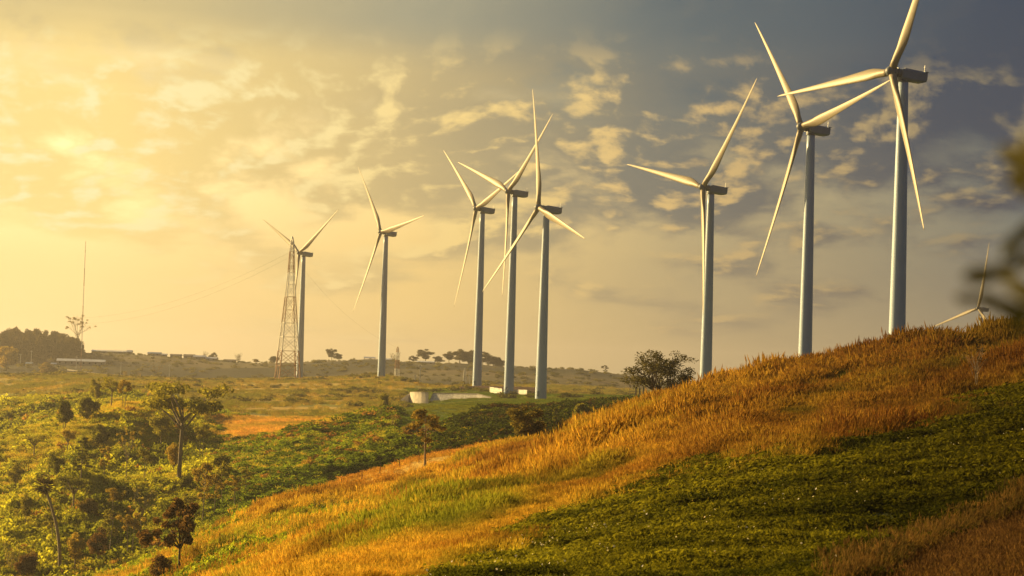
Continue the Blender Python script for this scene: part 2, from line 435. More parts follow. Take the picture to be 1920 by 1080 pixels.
class MB:
    """collects simple solids into one mesh"""
    def __init__(s): s.v = []; s.f = []; s.mi = []; s.cur = 0

    def add(s, V, F):
        o = len(s.v); s.v.extend([tuple(map(float, p)) for p in V]); s.f.extend([[i + o for i in f] for f in F]); s.mi.extend([s.cur] * len(F))

    def box(s, lo, hi):
        x0, y0, z0 = lo; x1, y1, z1 = hi
        s.hexa([(x0, y0, z0), (x1, y0, z0), (x1, y1, z0), (x0, y1, z0)], [(x0, y0, z1), (x1, y0, z1), (x1, y1, z1), (x0, y1, z1)])

    def hexa(s, a, b):
        s.add(list(a) + list(b), [(3, 2, 1, 0), (4, 5, 6, 7), (0, 1, 5, 4), (1, 2, 6, 5), (2, 3, 7, 6), (3, 0, 4, 7)])

    def loft(s, rings, cap=True):
        n = len(rings[0]); V = [p for r in rings for p in r]; F = []
        for k_ in range(len(rings) - 1):
            for i in range(n):
                a = k_ * n + i; b = k_ * n + (i + 1) % n
                F.append((a, b, b + n, a + n))
        if cap:
            F.append(tuple(range(n - 1, -1, -1))); F.append(tuple(range((len(rings) - 1) * n, len(rings) * n)))
        s.add(V, F)

    def tube(s, pts, rs, n=6, cap=True):
        pts = [np.asarray(p, float) for p in pts]
        rings = []
        prev = None
        for i, p in enumerate(pts):
            t = pts[min(i + 1, len(pts) - 1)] - pts[max(i - 1, 0)]; t = t / (np.linalg.norm(t) + 1e-9)
            u = prev if prev is not None else (np.array([1., 0, 0]) if abs(t[0]) < .9 else np.array([0, 1., 0]))
            u = u - t * (u @ t); u /= np.linalg.norm(u) + 1e-9; prev = u
            w = np.cross(t, u); r = rs[i] if hasattr(rs, '__len__') else rs
            rings.append([p + r * (math.cos(a) * u + math.sin(a) * w) for a in np.arange(n) * 2 * math.pi / n])
        s.loft(rings, cap)

    def build(s, name, mats, parent=None, smooth_=False):
        return add_mesh(name, s.v, s.f, mats, parent, s.mi, smooth_)


# ------------------------------------------------------------------ the ground sheet
def make_ground():
    nY, nX = XX.shape
    V = np.stack([XX, YY, ZZ], -1).reshape(-1, 3)
    a = (np.arange(nY - 1)[:, None] * nX + np.arange(nX - 1)[None]).ravel()
    F = np.stack([a, a + 1, a + nX + 1, a + nX], 1)
    m_, q = mat('ground_cover')
    at = q.n('ShaderNodeAttribute', attribute_type='GEOMETRY', attribute_name='cover').outputs['Color']
    pos = q.n('ShaderNodeNewGeometry').outputs['Position']
    n1_ = q.rng(q.noise(pos, 0.05, 6.0, 0.62), 0.3, 0.7, 0.7, 1.3)
    n2_ = q.rng(q.noise(pos, 0.6, 4.0, 0.6), 0.3, 0.7, 0.75, 1.25)
    v = q.m('MULTIPLY', n1_, n2_)
    cc = q.mix(1.0, at, q.xyz(v, v, v), 'MULTIPLY')
    b = q.n('ShaderNodeBsdfPrincipled', {'Base Color': cc, 'Roughness': 0.95, 'Specular IOR Level': 0.1})
    bh = q.m('ADD', q.noise(pos, 0.25, 6.0, 0.65), q.noise(pos, 1.6, 3.0, 0.6))
    q.put(b.inputs['Normal'], q.n('ShaderNodeBump', {'Height': bh, 'Strength': 0.9, 'Distance': 0.8}))
    q.n('ShaderNodeOutputMaterial', {0: b})
    o = add_mesh('ground', V, F, m_, smooth_=True)
    z = zones(PXX, PPY, YY, XX)
    colr = ZCOL[z].copy()
    # the open fields lie in strips of different crops
    fld = z == 9
    strip = np.sin((YY / 34 + 1.5 * fbm(XX / 130, YY / 200, 2, 31)) * 2.1)[..., None]
    alt = np.where(strip > .25, np.array([.20, .20, .035]), np.where(strip < -.5, np.array([.46, .31, .08]), np.array([.34, .27, .075])))
    colr = np.where(fld[..., None], alt, colr)
    fs = z == 11
    pat = fbm(XX / 160, YY / 110, 3, 33)[..., None]
    colr = np.where(fs[..., None], np.where(pat > 0.1, np.array([.15, .115, .055]), np.where(pat < -.12, np.array([.05, .05, .028]), colr)), colr)
    for ax in (0, 1):
        for _ in range(1):
            colr = (np.roll(colr, 1, ax) + 2 * colr + np.roll(colr, -1, ax)) / 4
    at_ = o.data.attributes.new('cover', 'FLOAT_COLOR', 'POINT')
    at_.data.foreach_set('color', np.concatenate([colr.reshape(-1, 3), np.ones((len(V), 1))], 1).astype(np.float32).ravel())
    return tag(o, 'rolling hillside and valley fields', 'ground', kind='structure')


make_ground()

# faint blue mountain on the horizon
def make_hills():
    m_ = simple_mat('far_hills', (.10, .12, .13), 0.9, nscale=0.01)
    xs = np.linspace(-1, 1, 41); rows = []
    c0 = ray(985, 694)
    D = 4600.0
    for t, yy in ((0, -160), (.55, -70), (1, 0), (.5, 90), (0, 200)):
        for x in xs:
            h = t * (10 + 9.5 * math.exp(-((x + .25) / .25) ** 2) + 7 * math.exp(-((x - .3) / .2) ** 2)) * (1 - x * x) ** .5
            rows.append((c0[0] * D + x * 110, D + yy, -52 + 49 * (t if t else 0) * 1.0 + h))
    F = [(r * 41 + i, r * 41 + i + 1, (r + 1) * 41 + i + 1, (r + 1) * 41 + i) for r in range(4) for i in range(40)]
    o = add_mesh('hills', rows, F, m_, smooth_=True)
    tag(o, 'faint blue mountain on the horizon', 'hills', kind='structure')


make_hills()

# ------------------------------------------------------------------ wind turbines
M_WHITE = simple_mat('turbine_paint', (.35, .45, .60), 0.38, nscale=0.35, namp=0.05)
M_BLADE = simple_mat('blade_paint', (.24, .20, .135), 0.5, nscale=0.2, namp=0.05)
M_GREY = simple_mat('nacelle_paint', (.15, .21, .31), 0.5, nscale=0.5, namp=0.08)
M_DARK = simple_mat('hub_paint', (.12, .14, .17), 0.5, nscale=0.6, namp=0.15)
M_STEEL = simple_mat('steel', (.45, .45, .44), 0.5, 0.3)
BL = 52.0


def blade_mesh():
    b = MB(); rings = []
    N = 18
    #          r    chord thick  twist  le-offset
    st = [(0.9, 2.0, 2.0, 0), (2.6, 2.0, 2.0, 0), (4.2, 2.2, 1.8, 12), (6.5, 2.95, 1.35, 13), (9.0, 3.6, 1.1, 12), (11.5, 3.65, .92, 10.5), (15, 3.3, .74, 8.5), (20, 2.8, .58, 6.5),
          (26, 2.3, .44, 4.5), (32, 1.85, .33, 3), (38, 1.45, .25, 1.8), (44, 1.05, .18, 1), (48.5, .72, .12, .5), (51, .42, .07, 0), (52, .08, .03, 0)]
    for r, ch, th, tw in st:
        ch = ch * (1.0 if r < 5 else .9)
        round_ = max(0.0, min(1.0, (6.5 - r) / 3.5))
        ring = []
        pre = 1.6 * (r / BL) ** 2              # pre-bend, upwind
        for i in range(N):
            a = 2 * math.pi * i / N
            ex, ey = math.cos(a), math.sin(a)
            cx, cy = ex * ch / 2, ey * th / 2
            xx = (ex + 1) / 2                      # 0 trailing, 1 leading
            tq = th * 0.5 * (1.35 * (xx ** .75) * math.sqrt(max(0.0, 1 - xx)) * 1.9)
            fx = (xx - 0.68) * ch; fy = math.copysign(tq, ey) if abs(ey) > 1e-6 else 0
            X = cx * round_ + fx * (1 - round_); Yv = cy * round_ + fy * (1 - round_)
            t = rad(tw)
            ring.append((X * math.cos(t) - Yv * math.sin(t), pre + X * math.sin(t) + Yv * math.cos(t), r))
        rings.append(ring)
    b.loft(rings)
    return b


def ring_pts(r, z, n=32, cx=0, cy=0):
    return [(cx + r * math.cos(a), cy + r * math.sin(a), z) for a in np.arange(n) * 2 * math.pi / n]


def make_turbine(hub, D, yaw, cone, phi, label, detail=True):
    """hub: picture point of the hub; D distance; yaw left of facing the camera; phi rotor angle"""
    H = ray(*hub) * D
    tilt = rad(5)
    yw = rad(yaw)
    nh = np.array([-math.sin(yw), -math.cos(yw), 0])               # horizontal upwind direction
    n_ = np.array([nh[0] * math.cos(tilt), nh[1] * math.cos(tilt), math.sin(tilt)])
    OV = 3.7
    basexy = H[:2] - nh[:2] * OV
    # ground under the tower
    px = project(np.array([basexy[0], basexy[1], 0]))[0]
    gz = float(samp(ZZ, px, basexy[1]))
    root = empty('wind_turbine', (basexy[0], basexy[1], gz), label, 'wind turbine', 'wind turbines standing in a row over the hills')
    Hl = H - np.array([basexy[0], basexy[1], gz])
    # tower
    t = MB(); ht = Hl[2] - 2.0
    zz = [-3.0] + np.linspace(0, ht, 19).tolist()
    rr = [2.36] + [2.36 + (1.28 - 2.36) * (z / ht) ** 1.15 for z in zz[1:]]
    t.loft([ring_pts(r, z, 40) for r, z in zip(rr, zz)])
    to = t.build('tower', M_WHITE, root, True)
    dr = MB(); ad = -math.pi / 2 - .5
    dr.hexa([(2.2, -.5, 1.2), (2.42, -.5, 1.2), (2.42, .5, 1.2), (2.2, .5, 1.2)], [(2.2, -.5, 3.5), (2.40, -.5, 3.5), (2.40, .5, 3.5), (2.2, .5, 3.5)])
    do = dr.build('door', M_GREY, to); do.rotation_euler = (0, 0, ad)
    # nacelle frame: local y = downwind, built in own axes then turned
    def frame(nm, mb, m_, par=None, sm=False):
        o = mb.build(nm, m_, par or root, sm)
        return o
    R_ = Matrix(((-n_[1] / math.hypot(n_[0], n_[1]), -n_[0], 0), (n_[0] / math.hypot(n_[0], n_[1]), -n_[1], 0), (0, -n_[2], 0)))
    ex = Vector((-nh[1], nh[0], 0))
    ey = Vector((-n_[0], -n_[1], -n_[2]))            # downwind
    ez = ex.cross(ey)
    MR = Matrix((ex, ey, ez)).transposed().to_4x4()
    MR.translation = Vector(Hl)
    w = 1.6
    nb = MB()
    # body: a box with a skirted underside, raised rear and chamfered edges
    def sect(y, zt, zb, ww, ch=.3, cb=.5):
        return [(-ww + cb, y, zb), (ww - cb, y, zb), (ww, y, zb + cb), (ww, y, zt - ch), (ww - ch, y, zt), (-ww + ch, y, zt), (-ww, y, zt - ch), (-ww, y, zb + cb)]
    nb.loft([sect(2.55, .95, -1.4, 1.35), sect(2.9, 1.15, -1.65, 1.55), sect(5.0, 1.2, -1.72, 1.6), sect(9.2, 1.26, -1.62, 1.6), sect(10.2, 1.3, -1.25, 1.55)])
    n_o = frame('nacelle', nb, M_GREY)
    n_o.matrix_local = MR
    lip = MB(); lip.hexa([(-1.65, 9.3, 1.24), (1.65, 9.3, 1.24), (1.65, 10.5, 1.31), (-1.65, 10.5, 1.31)], [(-1.65, 9.4, 1.42), (1.65, 9.4, 1.42), (1.65, 10.6, 1.45), (-1.65, 10.6, 1.45)])
    for xx_ in (-1.2, 1.2):
        lip.box((xx_ - .08, 3.2, 1.12), (xx_ + .08, 9.0, 1.36))
    lip.build('roof_rail', M_GREY, n_o)
    ms = MB()
    ms.tube([(.7, 9.6, 1.4), (.7, 9.6, 3.2)], .07); ms.tube([(.3, 9.6, 2.7), (1.1, 9.6, 2.7)], .06); 
    ms.build('wind_vane', M_STEEL, n_o)
    sh = MB()
    sh.loft([[(1.15 * math.cos(a), y, 1.15 * math.sin(a)) for a in np.arange(16) * math.pi / 8] for y in (1.0, 1.6, 2.7)])
    sh.loft([[(1.35 * math.cos(a), y, 1.35 * math.sin(a)) for a in np.arange(16) * math.pi / 8] for y in (1.55, 1.9)])
    sh.build('shaft_housing', M_DARK, n_o, False)
    yb = MB(); yb.loft([ring_pts(1.45, z, 24, 0, OV) for z in (-2.2, -1.65)])
    yb.build('yaw_ring', M_DARK, n_o)
    hb = MB()
    hb.loft([[(r * math.cos(a), y, r * math.sin(a)) for a in np.arange(20) * math.pi / 10] for y, r in ((-1.75, .35), (-1.55, .8), (-1.1, 1.2), (-.4, 1.45), (.5, 1.45), (1.1, 1.25))])
    ho = frame('hub', hb, M_DARK, sm=True); ho.matrix_local = MR
    # blades
    hv = np.cross([0, 0, 1.], n_); hv /= np.linalg.norm(hv); vv = np.cross(n_, hv)
    cn = rad(max(0.5, cone) - 1.7)                  # the pre-bend gives the rest of the coning
    for i in range(3):
        a = rad(phi) + i * 2 * math.pi / 3
        rdir = math.cos(a) * vv + math.sin(a) * hv
        bd = rdir * math.cos(cn) + n_ * math.sin(cn)
        up = n_ * math.cos(cn) - rdir * math.sin(cn)        # local +y = upwind
        cx = np.cross(up, bd)
        bo = bpy.data.objects.new('blade', BLADE_PROTO)
        COL.objects.link(bo); bo.parent = root
        bo.matrix_local = Matrix(((cx[0], up[0], bd[0], Hl[0]), (cx[1], up[1], bd[1], Hl[1]), (cx[2], up[2], bd[2], Hl[2]), (0, 0, 0, 1)))
    return root


_b = blade_mesh()
_o = add_mesh('blade', _b.v, _b.f, M_BLADE, None, None, True, link=False)
BLADE_PROTO = _o.data
bpy.data.objects.remove(_o)
TURB = [
    ((1672, 134), 602, 66, 4, 267.6, 'nearest and tallest wind turbine, one blade running out of the top of the picture'),
    ((1503, 238), 752, 64.5, 1.5, 318.5, 'tall wind turbine whose right blade passes behind a blade of the nearest turbine'),
    ((1318, 351), 872, 61.3, 4.5, 282.7, 'wind turbine beside the airy tree on the ridge, lowest blade hanging along its tower'),
    ((1010, 389), 956, 63.3, 3.5, 347.3, 'rightmost turbine of the crossing trio, one blade pointing almost straight up'),
    ((953, 359), 1097, 60.2, 3, 288.9, 'middle turbine of the crossing trio, with white fence and stair at its foot'),
    ((893, 391), 1188, 60.5, 2.3, 309.4, 'leftmost turbine of the crossing trio, standing on the bare soil bank'),
    ((714, 435), 1372, 56.2, 2.2, 321.5, 'lone hazy turbine beside the small striped pylon, one blade lying nearly level'),
    ((561, 474), 1545, 50.7, 2.3, 297.6, 'pale hazy turbine behind the tall lattice tower, blades in a Y'),
    ((1834, 578), 1793, 55.7, 4.5, 10.8, 'small far turbine peeping over the grass ridge'),
]
for args in TURB:
    make_turbine(*args)

# ------------------------------------------------------------------ instanced ground cover
PROTO = {}


def proto_collection(name, objs):
    c_ = bpy.data.collections.new(name)
    for o in objs: c_.objects.link(o)
    PROTO[name] = c_
    return c_


def scatter(name, P, rotz, scl, pick, tint, coll, label, cat, tilt=None):
    me = bpy.data.meshes.new(name)
    n = len(P)
    me.vertices.add(n); me.vertices.foreach_set('co', np.asarray(P, np.float32).ravel())
    e = np.zeros((n, 3), np.float32); e[:, 2] = rotz
    if tilt is not None: e[:, :2] = tilt
    a = me.attributes.new('rot', 'FLOAT_VECTOR', 'POINT'); a.data.foreach_set('vector', e.ravel())
    s_ = np.asarray(scl, np.float32)
    if s_.ndim == 1: s_ = np.repeat(s_[:, None], 3, 1)
    a = me.attributes.new('scl', 'FLOAT_VECTOR', 'POINT'); a.data.foreach_set('vector', np.ascontiguousarray(s_).ravel())
    a = me.attributes.new('pick', 'INT', 'POINT'); a.data.foreach_set('value', np.asarray(pick, np.int32))
    a = me.attributes.new('tint', 'FLOAT_COLOR', 'POINT'); a.data.foreach_set('color', np.concatenate([tint, np.ones((n, 1))], 1).astype(np.float32).ravel())
    o = bpy.data.objects.new(name, me); COL.objects.link(o)
    ng = bpy.data.node_groups.new(name + '_scatter', 'GeometryNodeTree')
    ng.interface.new_socket('Geometry', in_out='INPUT', socket_type='NodeSocketGeometry')
    ng.interface.new_socket('Geometry', in_out='OUTPUT', socket_type='NodeSocketGeometry')
    N = ng.nodes; L = ng.links
    gi = N.new('NodeGroupInput'); go = N.new('NodeGroupOutput')
    ci = N.new('GeometryNodeCollectionInfo'); ci.inputs[0].default_value = coll
    ci.inputs[1].default_value = True; ci.inputs[2].default_value = True
    ip = N.new('GeometryNodeInstanceOnPoints')
    def attr(nm, typ):
        d = N.new('GeometryNodeInputNamedAttribute'); d.data_type = typ; d.inputs[0].default_value = nm
        return d.outputs[0]
    L.new(gi.outputs[0], ip.inputs['Points']); L.new(ci.outputs[0], ip.inputs['Instance'])
    ip.inputs['Pick Instance'].default_value = True
    L.new(attr('pick', 'INT'), ip.inputs['Instance Index'])
    L.new(attr('rot', 'FLOAT_VECTOR'), ip.inputs['Rotation'])
    L.new(attr('scl', 'FLOAT_VECTOR'), ip.inputs['Scale'])
    L.new(ip.outputs[0], go.inputs[0])
    md = o.modifiers.new('scatter', 'NODES'); md.node_group = ng
    return tag(o, label, cat, kind='stuff')


def quads_mesh(name, C, U, Vv, mats, mi=None, tri=False):
    """leaf cards: centre C, half axes U and V -> diamond shaped leaves"""
    n = len(C)
    V = np.stack([C - U, C - .15 * U + Vv, C + U, C - .15 * U - Vv], 1).reshape(-1, 3)
    F = np.arange(n * 4).reshape(n, 4)
    return add_mesh(name, V, F, mats, mi=mi, link=False)


def unit(a): return a / (np.linalg.norm(a, axis=-1, keepdims=True) + 1e-9)


def grass_proto(name, seed, nb, h, spread, wid, lean, plume, m_blade, m_plume):
    r = np.random.default_rng(seed)
    V = []; F4 = []; F3 = []; mi4 = []; mi3 = []
    o = 0
    for i in range(nb):
        a = r.uniform(0, 2 * math.pi); d = spread * math.sqrt(r.uniform())
        b = np.array([d * math.cos(a), d * math.sin(a), -.05])
        hh = h * r.uniform(.55, 1.05)
        la = r.uniform(0, 2 * math.pi); ld = np.array([math.cos(la), math.sin(la), 0]) * r.uniform(.05, .5) * hh + np.array([lean * hh, -.05 * hh, 0])
        p1 = b + np.array([0, 0, hh * .55]) + ld * .35; p2 = b + np.array([0, 0, hh]) + ld
        wa = r.uniform(0, math.pi); wv = np.array([math.cos(wa), math.sin(wa), 0]) * wid * r.uniform(.6, 1.3)
        V += [b - wv, b + wv, p1 + wv * .8, p1 - wv * .8, p2]
        F4.append((o, o + 1, o + 2, o + 3)); F3.append((o + 3, o + 2, o + 4)); mi4.append(0); mi3.append(0); o += 5
        if r.uniform() < plume:
            ax = unit(p2 - p1); c_ = p2 + ax * .02; L_ = .16 * h * r.uniform(.8, 1.3)
            for q_ in range(2):
                wa = wa + math.pi / 2; s_ = np.array([math.cos(wa), math.sin(wa), 0]) * wid * 1.5
                V += [c_ - ax * L_, c_ + s_, c_ + ax * L_, c_ - s_]
                F4.append((o, o + 1, o + 2, o + 3)); mi4.append(1); o += 4
    return add_mesh(name, np.array(V), [np.array(F4), np.array(F3)], [m_blade, m_plume], mi=mi4 + mi3, link=False)


def bush_proto(name, seed, n, m_, ls=.16, lobes=9, flat=.75):
    """scrub about one metre in radius: many leaves gathered in uneven lobes"""
    r = np.random.default_rng(seed)
    C = []
    cs_ = r.normal(size=(lobes, 3)); cs_ = unit(cs_) * r.uniform(.25, .85, (lobes, 1)); cs_[:, 2] = np.abs(cs_[:, 2]) * flat + .12
    rs_ = r.uniform(.2, .48, lobes)
    w_ = rs_ ** 2; w_ /= w_.sum()
    k_ = r.choice(lobes, n, p=w_)
    dirs = unit(r.normal(size=(n, 3))); rr = r.uniform(.45, 1.05, n) ** .6
    C = cs_[k_] + dirs * (rs_[k_] * rr)[:, None]
    C[:, 2] = np.maximum(C[:, 2], .02)
    nrm = unit(dirs + .7 * r.normal(size=(n, 3)))
    U = unit(np.cross(nrm, r.normal(size=(n, 3)))) * (ls * r.uniform(.6, 1.3, n))[:, None]
    Vv = unit(np.cross(nrm, U)) * (ls * .5 * r.uniform(.6, 1.2, n))[:, None]
    return quads_mesh(name, C, U, Vv, m_)


M_BLADE_G = leaf_mat('grass_blade', attr='tint', var=.35, trans=.5)
_mp, q = mat('grass_plume')
_a = q.n('ShaderNodeAttribute', attribute_type='INSTANCER', attribute_name='tint').outputs['Color']
_c = q.mix(1.0, _a, (1.3, 1.15, 1.1, 1), 'MULTIPLY')
q.n('ShaderNodeOutputMaterial', {0: q.n('ShaderNodeMixShader', {0: .45, 1: q.n('ShaderNodeBsdfDiffuse', {0: _c}), 2: q.n('ShaderNodeBsdfTranslucent', {0: _c})})})
M_PLUME = _mp
M_SCRUB = leaf_mat('scrub_leaf', attr='tint', var=.4, trans=.48, oscale=.08)


def cand(n, y0, y1, px0=-80, px1=2000, power=1.0):
    """random ground places, even over the ground (power 1) or thinner with distance"""
    u = RNG.uniform(size=n)
    e = power + 1
    Y = (y0 ** e + u * (y1 ** e - y0 ** e)) ** (1 / e)
    px = RNG.uniform(px0, px1, n)
    return px, Y


def seen(px, Y, h):
    """keep what rises into view (or nearly) over the ground before it"""
    py = samp(PPY, px, Y); run = samp(RUNPREV, px, Y)
    return (py - FPX * h / Y < run + 25)


def zone_at(px, Y):
    p = G(px, Y)
    return zones(px, samp(PPY, px, Y), Y, p[:, 0]), p


def lerp(a, b, t): return np.asarray(a) * (1 - t[:, None]) + np.asarray(b) * t[:, None]


# ---- tall dry grass of the near hillside
gp = [grass_proto('grass_tuft', 100 + i, 60, 1.25, .62, .019, .08 + .05 * i, .6, M_BLADE_G, M_PLUME) for i in range(4)]
C_TALL = proto_collection('tall_grass_tufts', gp)


def tall_grass():
    px, Y = cand(280000, 72, 345)
    keep = seen(px, Y, 1.5); px, Y = px[keep], Y[keep]
    z, p = zone_at(px, Y)
    py = samp(PPY, px, Y)
    k_ = (z == 0) | ((z == 10) & (RNG.uniform(size=len(px)) < .7))
    k_ |= (z == 1) & (py < L_GREEN_TOP(px) + 45) & (RNG.uniform(size=len(px)) < .35 * np.exp(-(py - L_GREEN_TOP(px)).clip(0) / 14))
    k_ |= (z == 3) & (RNG.uniform(size=len(px)) < .04)
    k_ &= RNG.uniform(size=len(px)) < np.clip(.85 + 2.2 * fbm(p[:, 0] / 4, p[:, 1] / 7, 2, 44) + .8 * np.exp(-((py - (L_GREEN_TOP(px) - 28)) / 30.0) ** 2), .12, 1)
    px, Y, p, py, z = px[k_], Y[k_], p[k_], py[k_], z[k_]
    n = len(px)
    # places where green growth takes over from the dry grass
    gr = np.clip(3.0 * (fbm(p[:, 0] / 16, p[:, 1] / 26, 3, 41) - .02) + .25 * RNG.normal(size=n), 0, 1)
    lowleft = np.clip((900 - px) / 500, 0, 1) * .35
    gr = np.clip(gr * .85 + .55 * np.exp(-((px - 900) / 330) ** 2) * np.clip((py - 900) / 60, 0, 1) * np.clip(.6 + 2 * fbm(p[:, 0] / 6, p[:, 1] / 9, 2, 45), 0, 1), 0, 1)
    strip = np.exp(-((py - (L_GREEN_TOP(px) - 28)) / 26.0) ** 2)      # a belt of dry grass along the crop
    gr *= 1 - .9 * strip
    gr *= 1 - .65 * np.clip((px - 1250) / 250, 0, 1)
    gr *= 1 - .7 * np.clip((Y - 205) / 40, 0, 1) * (px > 900)
    dry = lerp((.62, .46, .05), (.19, .10, .022), np.clip(RNG.uniform(size=n) * .45 + .75 * np.clip((px - 850) / 900, 0, 1), 0, 1))  # browner to the right; the darkening there is light falloff put into the colour
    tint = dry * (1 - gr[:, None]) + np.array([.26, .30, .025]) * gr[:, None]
    tint *= RNG.uniform(.65, 1.25, (n, 1)) * (1 - .15 * np.clip((px - 1200) / 600, 0, 1))[:, None]  # right end dimmed again in the tint, same painted falloff
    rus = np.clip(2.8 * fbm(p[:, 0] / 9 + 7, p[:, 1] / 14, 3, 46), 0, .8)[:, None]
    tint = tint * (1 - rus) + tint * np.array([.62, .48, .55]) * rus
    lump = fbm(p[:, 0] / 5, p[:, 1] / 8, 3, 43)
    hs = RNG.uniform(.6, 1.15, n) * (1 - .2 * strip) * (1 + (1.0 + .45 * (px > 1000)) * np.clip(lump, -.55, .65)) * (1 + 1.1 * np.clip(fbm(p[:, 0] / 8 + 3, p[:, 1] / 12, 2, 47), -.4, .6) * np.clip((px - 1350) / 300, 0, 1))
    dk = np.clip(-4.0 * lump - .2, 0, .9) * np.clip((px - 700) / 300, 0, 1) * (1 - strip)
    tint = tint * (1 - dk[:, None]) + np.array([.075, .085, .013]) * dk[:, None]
    hs *= np.clip(.5 + (Y - 95) / 140, .5, 1.15)
    print('tall grass', n)
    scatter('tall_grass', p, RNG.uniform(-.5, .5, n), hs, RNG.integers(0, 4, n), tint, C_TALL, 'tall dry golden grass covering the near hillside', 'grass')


tall_grass()

# ---- low crop with small white flowers
cp = []
for i in range(3):
    r = np.random.default_rng(200 + i)
    n = 46
    base_ = r.normal(size=(n, 3)) * (.17, .17, 0); hz = r.uniform(.05, .38, n); base_[:, 2] = hz
    nrm = unit(r.normal(size=(n, 3)) + (0, 0, .8))
    U = unit(np.cross(nrm, r.normal(size=(n, 3)))) * r.uniform(.05, .10, (n, 1)); Vv = unit(np.cross(nrm, U)) * r.uniform(.018, .035, (n, 1))
    cp.append(quads_mesh('crop_tuft', base_, U, Vv, M_BLADE_G))
C_CROP = proto_collection('crop_tufts', cp)


def crop():
    px, Y = cand(230000, 44, 180, power=.4)
    z, p = zone_at(px, Y)
    k_ = (z == 1) | ((z == 10) & (RNG.uniform(size=len(px)) < .35))
    px, Y, p = px[k_], Y[k_], p[k_]; n = len(px)
    f = fbm(p[:, 0] / 2.6, p[:, 1] / 2.6, 3, 51)
    row = np.sin((p[:, 1] + .25 * p[:, 0] + 1.2 * fbm(p[:, 0] / 12, p[:, 1] / 12, 2, 53)) * 2 * math.pi / 6.0)
    f = .7 * f + .34 * row
    kk = RNG.uniform(size=n) < np.clip(.7 + 1.5 * f, .06, 1)
    px, Y, p, f = px[kk], Y[kk], p[kk], f[kk]; n = len(px)
    t = np.clip(.5 + 1.2 * fbm(p[:, 0] / 6, p[:, 1] / 6, 3, 52) + .2 * RNG.normal(size=n), 0, 1)
    tint = lerp((.055, .063, .008), (.19, .185, .016), t) * (1 - .62 * np.clip((px - 900) / 900, 0, 1))[:, None]  # crop colour darkened to the right, standing in for weaker light
    sc_ = (.75 + .9 * np.clip(f + .2, 0, .6)) * RNG.uniform(.5, 1.2, n) * np.clip(Y / 85, .7, 1.4)
    print('crop', n)
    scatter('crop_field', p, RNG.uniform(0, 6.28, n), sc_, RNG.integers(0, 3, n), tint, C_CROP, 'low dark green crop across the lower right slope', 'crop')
    # flowers
    r = np.random.default_rng(5)
    V = [];
    fm = leaf_mat('petal', attr='tint', var=.1, trans=.3)
    C0 = np.zeros((6, 3)); ang = np.arange(6) * math.pi / 3
    U = np.stack([np.cos(ang), np.sin(ang), .25 + 0 * ang], 1) * .015; C0 = U * 1.2; Vv = np.stack([-np.sin(ang), np.cos(ang), 0 * ang], 1) * .012
    fl = quads_mesh('flower_head', C0, U, Vv, fm)
    cf = proto_collection('flower_heads', [fl])
    px, Y = cand(26000, 48, 172)
    z, p = zone_at(px, Y)
    cl_ = fbm(p[:, 0] / 8, p[:, 1] / 8, 2, 55)
    dens_ = np.clip(.16 + .9 * cl_, .03, 1) * np.clip((py_(px, Y) * -1 + L_GREEN_TOP(px) + 190) / 190, .15, 1)
    k_ = (z == 1) & (RNG.uniform(size=len(px)) < dens_)
    p = p[k_].copy(); n = len(p); p[:, 2] += RNG.uniform(.35, .55, n)
    white = RNG.uniform(size=n) < .8
    tint = np.where(white[:, None], np.array([.78, .74, .66]), np.array([.62, .42, .06]))
    print('flowers', n)
    scatter('wild_flowers', p, RNG.uniform(0, 6.28, n), RNG.uniform(.7, 1.5, n), np.zeros(n, int), tint, cf, 'small white and yellow flowers dotting the green crop', 'flowers',
            tilt=RNG.uniform(.2, 1.2, (n, 2)))


def py_(px, Y): return samp(PPY, px, Y)


crop()

# ---- stubble rows in the near corner
sp_ = [grass_proto('stubble_tuft', 300 + i, 9, .34, .07, .008, .08, .6, M_BLADE_G, M_PLUME) for i in range(3)]
C_STUB = proto_collection('stubble_tufts', sp_)


